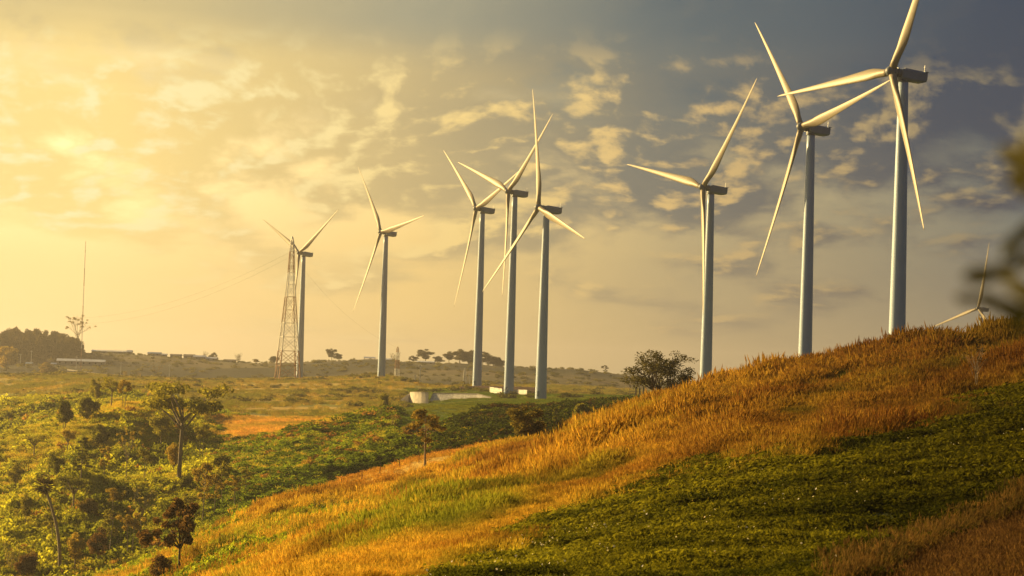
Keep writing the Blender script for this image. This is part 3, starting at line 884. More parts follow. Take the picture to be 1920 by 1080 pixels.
def stubble():
    pts = []
    for row in np.arange(-4, 60, .34):
        s = np.arange(0, 60, .13) + RNG.uniform(0, .1)
        s = s + RNG.normal(size=len(s)) * .03
        ux, uy = .80, .60; vx, vy = -.6, .8
        x = 2 + s * ux + row * vx * .6 + RNG.normal(size=len(s)) * .05 ; y = 34 + s * uy + row * vy + RNG.normal(size=len(s)) * .05
        pts.append(np.stack([x, y], 1))
    P2 = np.concatenate(pts)
    P2 = P2[(P2[:, 1] > 38) & (P2[:, 1] < 110)]
    px = project(np.stack([P2[:, 0], P2[:, 1], np.full(len(P2), -4.0)], 1))[0]
    k_ = (px > 1300) & (px < 2050); px = px[k_]; Y = P2[k_, 1]
    for _ in range(3):
        g_ = G(px, Y); px = px + (P2[k_, 0] - g_[:, 0]) * FPX / Y
    z, p = zone_at(px, Y)
    m_ = (z == 2)
    p = p[m_]; n = len(p)
    tint = lerp((.17, .105, .035), (.07, .042, .016), RNG.uniform(size=n)) * RNG.uniform(.7, 1.2, (n, 1))
    print('stubble', n)
    scatter('stubble', p, RNG.uniform(0, 6.28, n), RNG.uniform(.7, 1.25, n), RNG.integers(0, 3, n), tint, C_STUB, 'rows of brown cut stubble in the lower right corner', 'stubble')
    # rough dry tufts in the margin between crop and stubble
    px, Y = cand(9000, 44, 120, 1100, 2050)
    z, p = zone_at(px, Y)
    pyv = py_(px, Y)
    t1 = (z == 10) & (RNG.uniform(size=len(px)) < .9)
    near = (z == 1) & (pyv > L_GREEN_BOT(px) - 30) & (RNG.uniform(size=len(px)) < .12)
    m_ = t1 | near
    p = p[m_]; n = len(p)
    tint = lerp((.19, .12, .035), (.07, .058, .016), RNG.uniform(size=n))
    scatter('rough_grass', p, RNG.uniform(-.6, .6, n), RNG.uniform(.25, .62, n), RNG.integers(0, 4, n), tint, C_TALL, 'rough reddish grass edging the stubble', 'grass')


stubble()

# ---- scrub on the slopes and in the valley
bp = [bush_proto('scrub_bush', 400 + i, 210, M_SCRUB, .17, 7 + i, .8) for i in range(5)]
C_SCRUB = proto_collection('scrub_bushes', bp)
lp = []
for i in range(2):          # broad strap leaves, banana like
    r = np.random.default_rng(450 + i); n = 22
    a = r.uniform(0, 6.28, n); e_ = r.uniform(.5, 1.35, n); L_ = r.uniform(.5, 1.0, n)
    d = np.stack([np.cos(a) * np.cos(e_), np.sin(a) * np.cos(e_), np.sin(e_)], 1)
    U = d * (L_ * .5)[:, None]; C0 = U + (0, 0, .1); Vv = unit(np.cross(d, (0, 0, 1.))) * .11
    lp.append(quads_mesh('strap_plant', C0, U, Vv, M_SCRUB))
C_STRAP = proto_collection('strap_plants', lp)


def scrub():
    # valley and slope
    px, Y = cand(110000, 402, 960, -60, 1500)
    keep = seen(px, Y, 3.0); px, Y = px[keep], Y[keep]
    z, p = zone_at(px, Y)
    X_ = p[:, 0]
    rel = samp(REL, px, Y)
    f = .55 * fbm(X_ / 26, Y / 26, 4, 61) - .085 * rel
    r_ = RNG.uniform(size=len(px))
    k_ = ((z == 5) & (r_ < np.clip(.8 + 1.2 * f + .4 * (px > 800), .1, 1))) | ((z == 6) & (r_ < np.clip(.62 + 1.5 * f + .4 * np.clip((620 - Y) / 120, 0, 1), .07, 1)))
    px, Y, p, z, f = px[k_], Y[k_], p[k_], z[k_], f[k_]; n = len(px)
    t = np.clip(.5 - 1.0 * f + .22 * RNG.normal(size=n), 0, 1)
    tint = lerp((.12, .15, .018), (.50, .50, .042), t)
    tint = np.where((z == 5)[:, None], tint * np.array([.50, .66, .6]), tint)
    red = (RNG.uniform(size=n) < .05 + .15 * (z == 5) * (fbm(p[:, 0] / 30, Y / 30, 2, 64) > .12))
    tint[red] = np.array([.34, .19, .045])
    dark = np.clip((px - 660) / 220, 0, 1)[:, None] * (z == 5)[:, None]  # shadowed right part of the slope, its shade put into the leaf tint
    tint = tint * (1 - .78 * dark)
    s = (1 + .35 * dark[:, 0]) * np.where(z == 6, .85, .8) * RNG.uniform(.8, 2.2, n) * (1 + .5 * np.clip(f, 0, .6)) * RNG.choice([.7, 1, 1.35], n)
    print('scrub', n)
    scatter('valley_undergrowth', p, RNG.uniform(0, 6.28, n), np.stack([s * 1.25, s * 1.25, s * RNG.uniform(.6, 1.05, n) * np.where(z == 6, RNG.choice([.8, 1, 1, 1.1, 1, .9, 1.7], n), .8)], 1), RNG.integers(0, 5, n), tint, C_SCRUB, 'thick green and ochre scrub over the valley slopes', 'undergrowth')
    # finer grasses between the bushes
    px, Y = cand(70000, 402, 960, -60, 1300)
    keep = seen(px, Y, 2.0); px, Y = px[keep], Y[keep]
    z, p = zone_at(px, Y); k_ = ((z == 5) & (RNG.uniform(size=len(px)) < .12)) | (z == 6)
    px, Y, p = px[k_], Y[k_], p[k_]; n = len(px)
    t = np.clip(.5 + fbm(p[:, 0] / 30, Y / 30, 3, 67) * 1.4 + .2 * RNG.normal(size=n), 0, 1)
    tint = lerp((.42, .46, .04), (.60, .50, .065), t)
    print('valley grass', n)
    scatter('valley_grass', p, RNG.uniform(0, 6.28, n), np.stack([np.full(n, 1.9), np.full(n, 1.9), RNG.uniform(.6, 1.2, n)], 1), RNG.integers(0, 4, n), tint, C_TALL, 'yellow green grass between the valley bushes', 'grass')
    # near green patch below the golden ridge
    px, Y = cand(60000, 150, 378, 120, 820)
    keep = seen(px, Y, 1.5); px, Y = px[keep], Y[keep]
    z, p = zone_at(px, Y); f = fbm(p[:, 0] / 7, Y / 7, 3, 71)
    k_ = (z == 3) & (RNG.uniform(size=len(px)) < np.clip(.6 + 1.6 * f, .1, 1)); px, Y, p, f = px[k_], Y[k_], p[k_], f[k_]; n = len(px)
    tint = lerp((.12, .16, .016), (.36, .42, .03), np.clip(.5 - f + .25 * RNG.normal(size=n), 0, 1))
    s = RNG.uniform(.35, .95, n) * RNG.choice([.6, 1, 1.3], n)
    print('patch', n)
    scatter('hillside_shrubbery', p, RNG.uniform(0, 6.28, n), s, RNG.integers(0, 5, n), tint, C_SCRUB, 'bright green scrub below the golden grass ridge', 'undergrowth')


scrub()


def fields():
    # orange field, strip behind the ridge, mixed fields, crest crop and far slope
    px, Y = cand(90000, 312, 1650, -60, 1500)
    keep = seen(px, Y, 1.0); px, Y = px[keep], Y[keep]
    z, p = zone_at(px, Y)
    f = fbm(p[:, 0] / 24, Y / 24, 3, 81)
    r_ = RNG.uniform(size=len(px))
    k_ = ((z == 4)) | ((z == 8) & (r_ < .8)) | ((z == 7) & (r_ < .6)) | ((z == 9) & (r_ < np.clip(.22 + f, .03, .7)))
    px, Y, p, z, f = px[k_], Y[k_], p[k_], z[k_], f[k_]; n = len(px)
    tint = np.zeros((n, 3))
    q4 = z == 4; tint[q4] = (.46, .28, .05)
    q8 = z == 8; tint[q8] = lerp((.62, .42, .09), (.34, .30, .05), np.clip(.3 + 1.6 * f[q8], 0, 1))
    q7 = z == 7; tint[q7] = lerp((.12, .19, .018), (.22, .24, .03), np.clip(.4 + f[q7] * 1.5, 0, 1))
    q9 = z == 9; tint[q9] = lerp((.42, .31, .07), (.22, .23, .035), np.clip(.5 + f[q9] * 2, 0, 1))
    tint *= RNG.uniform(.75, 1.25, (n, 1))
    s = np.where(q4, .5, np.where(q8, .8, np.where(q7, .28, 1.0))) * RNG.uniform(.7, 1.3, n)
    w = np.where(q4, 1.2, 2.2) * RNG.uniform(.7, 1.3, n)
    print('fields', n)
    scatter('field_grass', p, RNG.uniform(0, 6.28, n), np.stack([w, w, s], 1), RNG.integers(0, 4, n), tint, C_TALL, 'dry and green grass of the open fields', 'grass')
    # hedges and bushes among the fields and on the far slope
    px, Y = cand(5200, 900, 2345, -60, 1400)
    keep = seen(px, Y, 4.0); px, Y = px[keep], Y[keep]
    z, p = zone_at(px, Y)
    f = fbm(p[:, 0] / 60, Y / 35, 3, 91)
    k_ = ((z == 9) & (f > .10)) | ((z == 11) & (RNG.uniform(size=len(px)) < .35)) | ((z == 7) & (f > .32))
    px, Y, p, z = px[k_], Y[k_], p[k_], z[k_]; n = len(px)
    tint = lerp((.08, .085, .02), (.20, .18, .04), RNG.uniform(size=n))
    s = RNG.uniform(1.2, 3.2, n) * np.where(z == 11, .9, 1.0)
    print('hedges', n)
    scatter('field_undergrowth', p, RNG.uniform(0, 6.28, n), np.stack([s * 1.5, s * 1.5, s * .9], 1), RNG.integers(0, 5, n), tint, C_SCRUB, 'scattered bushes along field edges and far slope', 'undergrowth')


fields()

# ------------------------------------------------------------------ trees
_mt, q = mat('tree_leaf')
_oi = q.n('ShaderNodeObjectInfo').outputs['Color']
_ge = q.n('ShaderNodeNewGeometry')
_v = q.m('MULTIPLY', q.rng(_ge.outputs['Random Per Island'], 0, 1, .6, 1.4), q.rng(q.noise(_ge.outputs['Position'], .3, 3.0), .3, .7, .75, 1.25))
_c = q.mix(1.0, _oi, q.xyz(_v, _v, _v), 'MULTIPLY')
q.n('ShaderNodeOutputMaterial', {0: q.n('ShaderNodeMixShader', {0: .42, 1: q.n('ShaderNodeBsdfDiffuse', {0: _c}), 2: q.n('ShaderNodeBsdfTranslucent', {0: q.mix(1.0, _c, (1.25, 1.1, .7, 1), 'MULTIPLY')})})})
M_TLEAF = _mt
M_BARK = simple_mat('bark', (.24, .19, .13), 0.9, nscale=1.2, namp=.4, bump=.4)
M_BARKD = simple_mat('dark_bark', (.09, .07, .05), 0.9, nscale=1.2, namp=.4, bump=.4)


def limb(mb, a, b, r0, r1, r, sag=.12, n=5, sides=6):
    a = np.array(a, float); b = np.array(b, float); L_ = np.linalg.norm(b - a)
    mid1 = a + (b - a) * .5 + r.normal(size=3) * L_ * sag * .6 + np.array([0, 0, L_ * sag * .4])
    ts = np.linspace(0, 1, n)
    pts = [(1 - t) ** 2 * a + 2 * t * (1 - t) * mid1 + t * t * b for t in ts]
    mb.tube(pts, [r0 + (r1 - r0) * t for t in ts], sides, cap=True)
    return pts


def leaf_cloud(cs, rs, nper, ls, r, flat=1.0):
    C = []
    for c_, R_ in zip(cs, rs):
        n = max(4, int(nper * (R_ / np.mean(rs)) ** 2))
        d = unit(r.normal(size=(n, 3))) * (R_ * r.uniform(.25, 1.08, n) ** .6)[:, None]
        d[:, 2] *= flat
        C.append(np.asarray(c_) + d)
    C = np.concatenate(C); n = len(C)
    nrm = unit(r.normal(size=(n, 3)) + (0, 0, .35))
    U = unit(np.cross(nrm, r.normal(size=(n, 3)))) * (ls * r.uniform(.55, 1.35, n))[:, None]
    Vv = unit(np.cross(nrm, U)) * (ls * .52 * r.uniform(.6, 1.2, n))[:, None]
    return C, U, Vv


def cards(C, U, Vv):
    V = np.stack([C - U, C - .15 * U + Vv, C + U, C - .15 * U - Vv], 1).reshape(-1, 3)
    return V, np.arange(len(C) * 4).reshape(-1, 4)


def tree_proto(kind, seed):
    """meshes of a tree 10 m tall: trunk with limbs, and crown"""
    r = np.random.default_rng(seed); tb = MB(); H = 10.0
    cs = []; rs = []; nper = 110; ls = .20; flat = .8
    if kind == 'umbrella':
        top = (r.normal() * .25, r.normal() * .25, 6.3)
        limb(tb, (0, 0, -.3), top, .24, .17, r, .03, 8, 8)
        for i in range(9):
            a = i * 2.4 + r.uniform(-.4, .4); rad_ = r.uniform(1.6, 3.1); z = r.uniform(7.2, 9.5)
            e = (rad_ * math.cos(a), rad_ * math.sin(a), z)
            pts = limb(tb, np.array(top) - (0, 0, r.uniform(0, 1.2)), e, .13, .04, r, .22, 6)
            for j in range(3):
                p = np.array(e) + r.normal(size=3) * (.75, .75, .3); cs.append(p); rs.append(r.uniform(.55, 1.1))
                limb(tb, pts[-2 - j % 2], p, .04, .015, r, .15, 3, 4)
        nper = 70; flat = .55; ls = .17
    elif kind == 'round':
        limb(tb, (0, 0, -.3), (r.normal() * .2, 0, 4.6), .2, .12, r, .04, 6, 8)
        for i in range(26):
            d = unit(r.normal(size=3)) * r.uniform(.45, 1.0); p = np.array([d[0] * 2.9, d[1] * 2.9, 6.3 + d[2] * 3.1])
            if p[2] < 3.4: p[2] = 3.4 + r.uniform(0, .6)
            cs.append(p); rs.append(r.uniform(.6, 1.1))
            if i % 2 == 0: limb(tb, (0, 0, r.uniform(2.6, 4.4)), p, .08, .02, r, .18, 4, 5)
        nper = 105
    elif kind == 'slender':
        limb(tb, (0, 0, -.3), (r.normal() * .5, r.normal() * .3, 9.3), .13, .03, r, .03, 8, 7)
        for i in range(15):
            z = r.uniform(4.6, 9.4); a = r.uniform(0, 6.28); w_ = (.5 + 1.5 * math.sin((z - 4.2) / 5.6 * math.pi)) * r.uniform(.4, 1)
            p = np.array([w_ * math.cos(a), w_ * math.sin(a), z + .4]); cs.append(p); rs.append(r.uniform(.3, .65))
            limb(tb, (0, 0, z - .5), p, .045, .012, r, .15, 4, 4)
        nper = 62; ls = .17
    elif kind == 'twin':
        for s_ in (-1, 1):
            b0 = (s_ * .3, 0, -.3); t0 = (s_ * r.uniform(.5, .9), r.normal() * .3, 8.2); limb(tb, b0, t0, .10, .04, r, .06, 6, 6)
            for i in range(10):
                p = np.array(t0) + r.normal(size=3) * (.9, .8, 1.0) + (0, 0, -.4); cs.append(p); rs.append(r.uniform(.35, .75)); limb(tb, np.array(t0) * (1, 1, .8), p, .04, .01, r, .15, 4, 4)
        nper = 72; ls = .17
    elif kind == 'airy':
        for s_ in range(7):
            a0 = s_ * .9 + r.uniform(-.3, .3); t0 = np.array([1.1 * math.cos(a0), 1.1 * math.sin(a0), r.uniform(4, 5)])
            limb(tb, (.15 * math.cos(a0), .15 * math.sin(a0), -.3), t0, .17, .11, r, .1, 6, 6)
            for j in range(5):
                a1 = a0 + r.uniform(-.9, .9); rad_ = r.uniform(.6, 3.7); e = np.array([rad_ * math.cos(a1), rad_ * math.sin(a1), max(4.0, 9.4 - .19 * rad_ ** 2 - abs(r.normal()) * 1.1)])
                pts = limb(tb, t0, e, .08, .03, r, .2, 5, 5)
                for m_ in range(3):
                    p = e + r.normal(size=3) * (.65, .65, .45); cs.append(p); rs.append(r.uniform(.35, .75)); limb(tb, pts[-2], p, .03, .012, r, .1, 3, 4)
        nper = 40; ls = .115
    elif kind == 'layered':
        limb(tb, (0, 0, -.3), (r.normal() * .2, 0, 9.6), .16, .03, r, .02, 8, 7)
        for i in range(11):
            z = 3.6 + i * .57; w_ = (2.4 * (1 - ((z - 3.2) / 7.4)) + .35)
            for j in range(4):
                a = r.uniform(0, 6.28); q_ = w_ * r.uniform(.45, 1); p = np.array([q_ * math.cos(a), q_ * math.sin(a), z - .12 * q_]); cs.append(p); rs.append(r.uniform(.32, .6)); limb(tb, (0, 0, z), p, .035, .01, r, .05, 3, 4)
        nper = 50; flat = .4; ls = .17
    elif kind == 'bare':
        limb(tb, (0, 0, -.3), (r.normal() * .4, 0, 5.0), .12, .07, r, .05, 6, 6)
        for i in range(11):
            z = r.uniform(2.8, 5.0); a = i * 2.4; e = np.array([r.uniform(1.2, 2.9) * math.cos(a), r.uniform(1.2, 2.9) * math.sin(a), r.uniform(6.2, 9.8)])
            pts = limb(tb, (0, 0, z), e, .055, .02, r, .16, 5, 5)
            for j in range(4):
                p = e + r.normal(size=3) * (.9, .9, .8) + (0, 0, .3); limb(tb, pts[2 + j % 3], p, .025, .01, r, .12, 4, 4)
                if r.uniform() < .45: cs.append(p); rs.append(r.uniform(.2, .4))
        nper = 22; ls = .12
        if not cs: cs = [e]; rs = [.3]
    elif kind == 'leaning':
        limb(tb, (0, 0, -.3), (-.15, .1, 4.2), .2, .15, r, .05, 6, 8)
        for (ex_, ez_, n_) in ((-4.6, 5.6, 6), (-2.4, 5.2, 6), (-2.6, 7.6, 5), (.3, 6.2, 8), (.6, 8.6, 8), (-.8, 9.2, 6), (1.3, 7.3, 6), (.9, 5.2, 4)):
            e = np.array([ex_, r.normal() * .8, ez_]); pts = limb(tb, (-.1, 0, 3.6), e, .12, .035, r, .12, 6, 6)
            for j in range(n_):
                p = e + r.normal(size=3) * (.65, .8, .45); cs.append(p); rs.append(r.uniform(.4, .75)); limb(tb, pts[-2], p, .035, .012, r, .1, 3, 4)
        nper = 75; ls = .19
    elif kind == 'bushy':
        for i in range(6):
            a = r.uniform(0, 6.28); limb(tb, (0, 0, -.3), (1.5 * math.cos(a), 1.5 * math.sin(a), 5.5), .12, .04, r, .1, 5, 5)
        for i in range(30):
            d = unit(r.normal(size=3)) * r.uniform(.3, 1.0); p = np.array([d[0] * 3.9, d[1] * 3.9, 4.9 + d[2] * 4.2]); cs.append(p); rs.append(r.uniform(.8, 1.5))
        nper = 105; ls = .26
    elif kind == 'spiky':
        C = []; U = []; Vv = []
        for s_ in range(9):
            a = r.uniform(0, 6.28); lean_ = r.uniform(.05, .4); t0 = np.array([math.cos(a) * lean_ * 8, math.sin(a) * lean_ * 8, r.uniform(6, 9.3)])
            pts = limb(tb, (math.cos(a) * .3, math.sin(a) * .3, -.3), t0, .10, .04, r, .1, 6, 5)
            for j in range(46):
                k_ = r.integers(2, 6); p = pts[k_] + r.normal(size=3) * .45; dd = unit(r.normal(size=3) + (0, 0, .2) + unit(t0) * .3); L_ = r.uniform(.5, 1.0)
                C.append(p + dd * L_ * .5); U.append(dd * L_ * .6); Vv.append(unit(np.cross(dd, (0.1, .2, 1))) * .11)
        V, F = cards(np.array(C), np.array(U), np.array(Vv))
        return tb, V, F
    elif kind == 'palm':
        pts = [np.array([1.35 - 2.0 * t + .75 * math.sin(t * 2.4), .2 * t, -.3 + 8.7 * t]) for t in np.linspace(0, 1, 12)]
        tb.tube(pts, [.15 - .05 * t for t in np.linspace(0, 1, 12)], 8)
        hd = pts[-1] + (0, 0, .15); C = []; U = []; Vv = []
        for j in range(46):
            d = unit(r.normal(size=3) + (0, 0, .25)); L_ = r.uniform(.55, .85)
            sd_ = unit(np.cross(d, (.1, .2, 1.)))
            for t_ in np.linspace(-.75, .75, 7):     # folded fan
                dd = unit(d * math.cos(t_) + sd_ * math.sin(t_)); C.append(hd + d * .35 + dd * L_ * .45); U.append(dd * L_ * .5); Vv.append(unit(np.cross(dd, d + .3 * r.normal(size=3))) * .055)
        V, F = cards(np.array(C), np.array(U), np.array(Vv))
        return tb, V, F
    C, U, Vv = leaf_cloud(cs, np.array(rs) * 1.15, nper * 1.45, ls * 1.25, r, flat)
    V, F = cards(C, U, Vv)
    s_ = 10.0 / max(7.0, np.percentile(V[:, 2], 99.7)); V = V * s_; tb.v = [(x * s_, y * s_, z * s_) for x, y, z in tb.v]
    return tb, V, F


TP = {}


def get_proto(kind, var):
    if (kind, var) not in TP:
        tb, V, F = tree_proto(kind, 1000 + 31 * var + sum(map(ord, kind)))
        dark = kind in ('leaning', 'airy')
        t = add_mesh('trunk', tb.v, tb.f, M_BARKD if dark else M_BARK, smooth_=True, link=False)
        c_ = add_mesh('crown', V, F, M_TLEAF, link=False)
        TP[(kind, var)] = (t, c_)
    return TP[(kind, var)]


def plant_tree(kind, var, px, Y, ptop, col, label, wide=1.0, cat='tree', name='tree', group=None, rz=None, sink=0.0):
    p = G(px, Y); pyb = float(project(p)[1])
    H = max(.5, (pyb - ptop) * Y / FPX)
    t, c_ = get_proto(kind, var)
    root = empty(name, (p[0], p[1], p[2] - sink), label, cat, group, rnd.uniform(0, 6.28) if rz is None else rz)
    s = H / 10.0
    for o in (t, c_):
        d = o.copy(); COL.objects.link(d); d.parent = root
        d.scale = (s * wide, s * wide, s)
    d.color = tuple(col) + (1,)
    return root


OLIVE = (.27, .26, .04); DEEP = (.15, .16, .03); BROWN = (.24, .19, .05); OCHRE = (.36, .28, .05); REDB = (.16, .10, .04); PALE = (.38, .34, .07); DUSK = (.09, .085, .035)
VT = 'trees of the valley scrub'
# kind, variant, px, py of the foot, py of the top, colour, label, width
VALLEY = [
    ('umbrella', 0, 335, 905, 718, OLIVE, 'tallest valley tree, long bare trunk and wide flat-topped open crown', 1.0),
    ('round', 0, 301, 842, 772, OLIVE, 'round olive tree just left of the tallest valley tree, on a short dark trunk', 1.0),
    ('twin', 0, 377, 870, 796, OLIVE, 'twin-stemmed tree just right of the tallest valley tree, before the orange field', .9),
    ('bare', 0, 236, 909, 800, OCHRE, 'half-bare straight tree with a pale trunk between two green bushes on the slope', .62),
    ('layered', 0, 152, 914, 820, DEEP, 'layered dark tree with level boughs, tapering to a point', .85),
    ('umbrella', 1, 126, 858, 806, OCHRE, 'small flat-crowned hazy tree behind the layered dark tree', 1.1),
    ('umbrella', 2, 139, 968, 892, DEEP, 'broad dark spreading tree at the foot of the layered tree', 1.25),
    ('leaning', 0, 337, 1078, 938, REDB, 'dark purplish-brown tree with heavy boughs reaching left, near bottom of valley', .95),
    ('slender', 0, 380, 993, 868, OCHRE, 'thin tall tree with a pale bare stem right of the dark purplish tree', .9),
    ('slender', 1, 418, 958, 866, OLIVE, 'thin green tree standing second right of the dark purplish tree', .95),
    ('round', 1, 326, 893, 832, OCHRE, 'airy ochre tree half hidden behind the tallest tree trunk', .85),
    ('bare', 1, 266, 1000, 908, PALE, 'pale twiggy tree just above the dark purplish tree', 1.0),
    ('slender', 2, 205, 1048, 955, OLIVE, 'slim olive tree above the reddish round tree', 1.2),
    ('round', 2, 184, 1068, 990, REDB, 'reddish-brown round tree near the bottom, left of the dark purplish tree', .8),
    ('bushy', 0, 52, 1090, 1036, REDB, 'rust coloured bush at the bottom, beside the foot of the palm', 1.0),
    ('bushy', 1, 298, 1094, 1040, REDB, 'dark brown shrub under the heavy-boughed purplish tree', .9),
    ('round', 3, 182, 765, 710, OLIVE, 'hazy tall tree at the left end of the clump on the upper spur', .75),
    ('umbrella', 3, 207, 768, 707, OLIVE, 'hazy tree with the highest crown in the clump on the upper spur', 1.0),
    ('twin', 1, 229, 770, 712, OCHRE, 'hazy ochre tree at the right end of the clump on the upper spur', 1.1),
    ('bushy', 2, 163, 790, 745, DEEP, 'dark low tree below the clump on the upper spur', .8),
    ('bushy', 0, 118, 812, 748, DEEP, 'dark round-headed tree on the hazy spur left of the clump', .6),
    ('bushy', 1, 188, 838, 796, DEEP, 'dark bushy tree in the hollow below the upper spur', .9),
    ('slender', 0, 461, 935, 880, OLIVE, 'green thicket tree right of the thin trees, at the edge of bright scrub', 1.5),
    ('slender', 1, 440, 952, 892, OCHRE, 'ochre thicket tree between the thin green tree and bright scrub', 1.4),
    ('round', 0, 47, 990, 925, OLIVE, 'olive tree behind the head of the palm', .7),
    ('bushy', 2, 165, 975, 935, BROWN, 'brown bush right of the broad dark spreading tree', .9),
    ('spiky', 0, 20, 1075, 1015, PALE, 'pale strap-leaved thicket at the bottom left edge', .9),
    ('twin', 0, 210, 985, 915, OCHRE, 'thin ochre tree below the half-bare straight tree', 1.2),
    ('bushy', 0, 350, 925, 893, DEEP, 'dark bush at the foot of the tallest tree', 1.0),
    ('slender', 0, 797, 884, 768, BROWN, 'brown thin-leaved tree on a bare stem before the dark gully', 1.7),
    ('round', 1, 986, 842, 763, (.17, .145, .04), 'big round brownish tree where the golden ridge meets the gully', 1.3),
    ('bushy', 1, 1010, 838, 790, BROWN, 'bushy brown growth leaning on the big round gully tree', .9),
    ('slender', 2, 1043, 815, 762, DEEP, 'slim dark tree right of the big round gully tree', 1.2),
    ('bushy', 2, 1090, 800, 757, OLIVE, 'olive bush highest in the dark gully', .75),
    ('bushy', 0, 720, 772, 737, OLIVE, 'neat round olive bush left of the pale retaining wall', .75),
    ('spiky', 1, 712, 786, 762, DEEP, 'agave-like plant on the brow below the round olive bush', 1.3),
    ('spiky', 0, 756, 768, 747, DEEP, 'dark spiky plant in front of the retaining wall', .9),
    ('spiky', 1, 737, 800, 775, PALE, 'pale strap-leaved plant below the agave-like plant', 1.3),
    ('bushy', 1, 770, 820, 790, BROWN, 'russet bush left of the brown thin-leaved tree', 1.3),
    ('slender', 2, 96, 1030, 948, OLIVE, 'slim olive tree right of the palm trunk', 1.2),
    ('twin', 0, 243, 1052, 962, OCHRE, 'ochre twin-stemmed tree between the slim olive tree and the dark purplish one', 1.1),
    ('slender', 0, 402, 972, 890, OCHRE, 'faint ochre tree between the two thin trees right of the dark purplish tree', 1.1),
    ('round', 2, 28, 925, 868, OLIVE, 'olive tree at the left edge above the palm head', .9),
    ('twin', 1, 268, 905, 842, OLIVE, 'loose green tree left of the tallest tree trunk', 1.2),
    ('slender', 1, 352, 1000, 925, OLIVE, 'slim green tree behind the crown of the dark purplish tree', 1.2),
    ('round', 3, 105, 905, 850, DEEP, 'dark tree left of the layered tree', .8),
    ('slender', 2, 196, 905, 838, OCHRE, 'thin ochre tree between the layered tree and the half-bare tree', 1.1),
    ('umbrella', 2, 62, 862, 815, OLIVE, 'flat-crowned tree on the hazy slope at far left', 1.2),
    ('round', 1, 415, 905, 850, OLIVE, 'green tree at the foot of the orange field', .9),
    ('twin', 0, 20, 812, 770, DEEP, 'dark tree on the hazy spur at the left edge', 1.3),
    ('round', 0, 140, 1075, 1000, OCHRE, 'leafy ochre tree at the bottom between palm and reddish tree', .9),
]
for kd, va, px, pyb, pyt, colr, lab, wd in VALLEY:
    Y = hit(px, pyb)
    plant_tree(kd, va, px, Y, pyt, colr, lab, wd, 'bush' if kd in ('bushy', 'spiky') else 'tree', {'bushy': 'bush', 'spiky': 'spiky_plant'}.get(kd, 'tree'), VT, rz=0.0 if kd == 'leaning' else None)

# the palm with its long bent trunk
Yp = hit(80, 1079)
pt = plant_tree('palm', 0, 80, Yp, 884, (.075, .06, .018), 'tall palm with long bent bare trunk and round dark head', 1.25, 'palm tree', 'palm_tree', None, rz=0.0)

# trees on the far ridge and skyline
SKY = [
    ('airy', 0, 1240, 415, 659, DUSK, 'open-crowned dark tree against the sky on the golden ridge', 1.15),
    ('bare', 1, 1181, 1000, 690, DUSK, 'small bare twiggy tree left of the open-crowned ridge tree', .9),
    ('slender', 0, 1134, 2330, 685, DUSK, 'small lone tree upright on the far skyline', 1.3),
    ('slender', 1, 1093, 2330, 692, DUSK, 'tiny lone sapling on the far skyline', 1.3),
    ('round', 3, 797, 2300, 655, DUSK, 'broad domed tree at the left of the skyline grove', 1.25),
    ('round', 0, 775, 2310, 667, DUSK, 'low dark tree tucked under the domed grove tree', 1.4),
    ('bushy', 0, 822, 2290, 668, DUSK, 'squat bush between the domed tree and taller grove trees', 1.2),
    ('round', 2, 842, 2300, 659, DUSK, 'rounded tree left of the tallest grove tree', 1.1),
    ('round', 0, 862, 2280, 655, DUSK, 'tallest twin-topped tree of the skyline grove', 1.3),
    ('bushy', 1, 884, 2280, 657, DUSK, 'dense dark tree seen left of a turbine tower in the grove', 1.0),
    ('round', 3, 905, 2290, 660, DUSK, 'grove tree cut by the turbine tower on the soil bank', 1.1),
    ('bushy', 0, 926, 2290, 667, DUSK, 'thin high tree at the right end of the grove', 1.3),
    ('bushy', 2, 936, 2280, 680, DUSK, 'low bush ending the grove on its right', 1.2),
    ('spiky', 0, 741, 2300, 660, DUSK, 'palm-like tuft tree behind the small striped pylon', 1.1),
    ('round', 1, 622, 2330, 654, DUSK, 'dark leaning tree alone on the skyline between two turbines', 1.0),
    ('bushy', 0, 634, 2325, 663, DUSK, 'low bush joined to the leaning skyline tree', 1.0),
    ('spiky', 0, 447, 2330, 661, DUSK, 'feathery bamboo clump left of the lattice tower', 1.0),
    ('spiky', 1, 383, 2330, 658, DUSK, 'tall feathery bamboo clump beside white village roofs', .9),
    ('bushy', 1, 399, 2330, 661, DUSK, 'dark bush merging with the tall bamboo clump', .8),
    ('bushy', 2, 514, 2330, 668, DUSK, 'small bush on the skyline seen through the lattice tower', 1.0),
    ('bushy', 0, 480, 2330, 673, BROWN, 'low brown mound of bush right of the bamboo clump', 1.3),
    ('bare', 0, 144, 2250, 590, BROWN, 'tall bare-branched tree rising above the hilltop wood', 1.05),
    ('bare', 1, 293, 1900, 678, BROWN, 'bare hazy tree by the road below the village', 1.3),
    ('bushy', 1, 90, 1800, 680, BROWN, 'hazy round bush beside the village road', 1.3),
    ('spiky', 0, 234, 1560, 694, OCHRE, 'small sunlit palm at the field edge below the village', 1.0),
    ('spiky', 1, 262, 1560, 698, OCHRE, 'low sunlit plant right of the small field-edge palm', 1.2),
    ('bushy', 2, 12, 1900, 650, OCHRE, 'sunlit bush in front of the hilltop wood at the left edge', 1.0),
    ('bushy', 0, 773, 1330, 717, OLIVE, 'small bush above the pale retaining wall', 1.0),
    ('bushy', 1, 1108, 2000, 716, DUSK, 'single dark bush on the slope under the lone skyline tree', 1.0),
]
for kd, va, px, Y, pyt, colr, lab, wd in SKY:
    plant_tree(kd, va, px, Y, pyt, colr, lab, wd * (1.4 if Y > 2250 else 1.1), 'bush' if kd == 'bushy' else 'tree', 'bush' if kd == 'bushy' else 'tree', 'trees and bushes of the far ridge' if Y > 1000 else None)

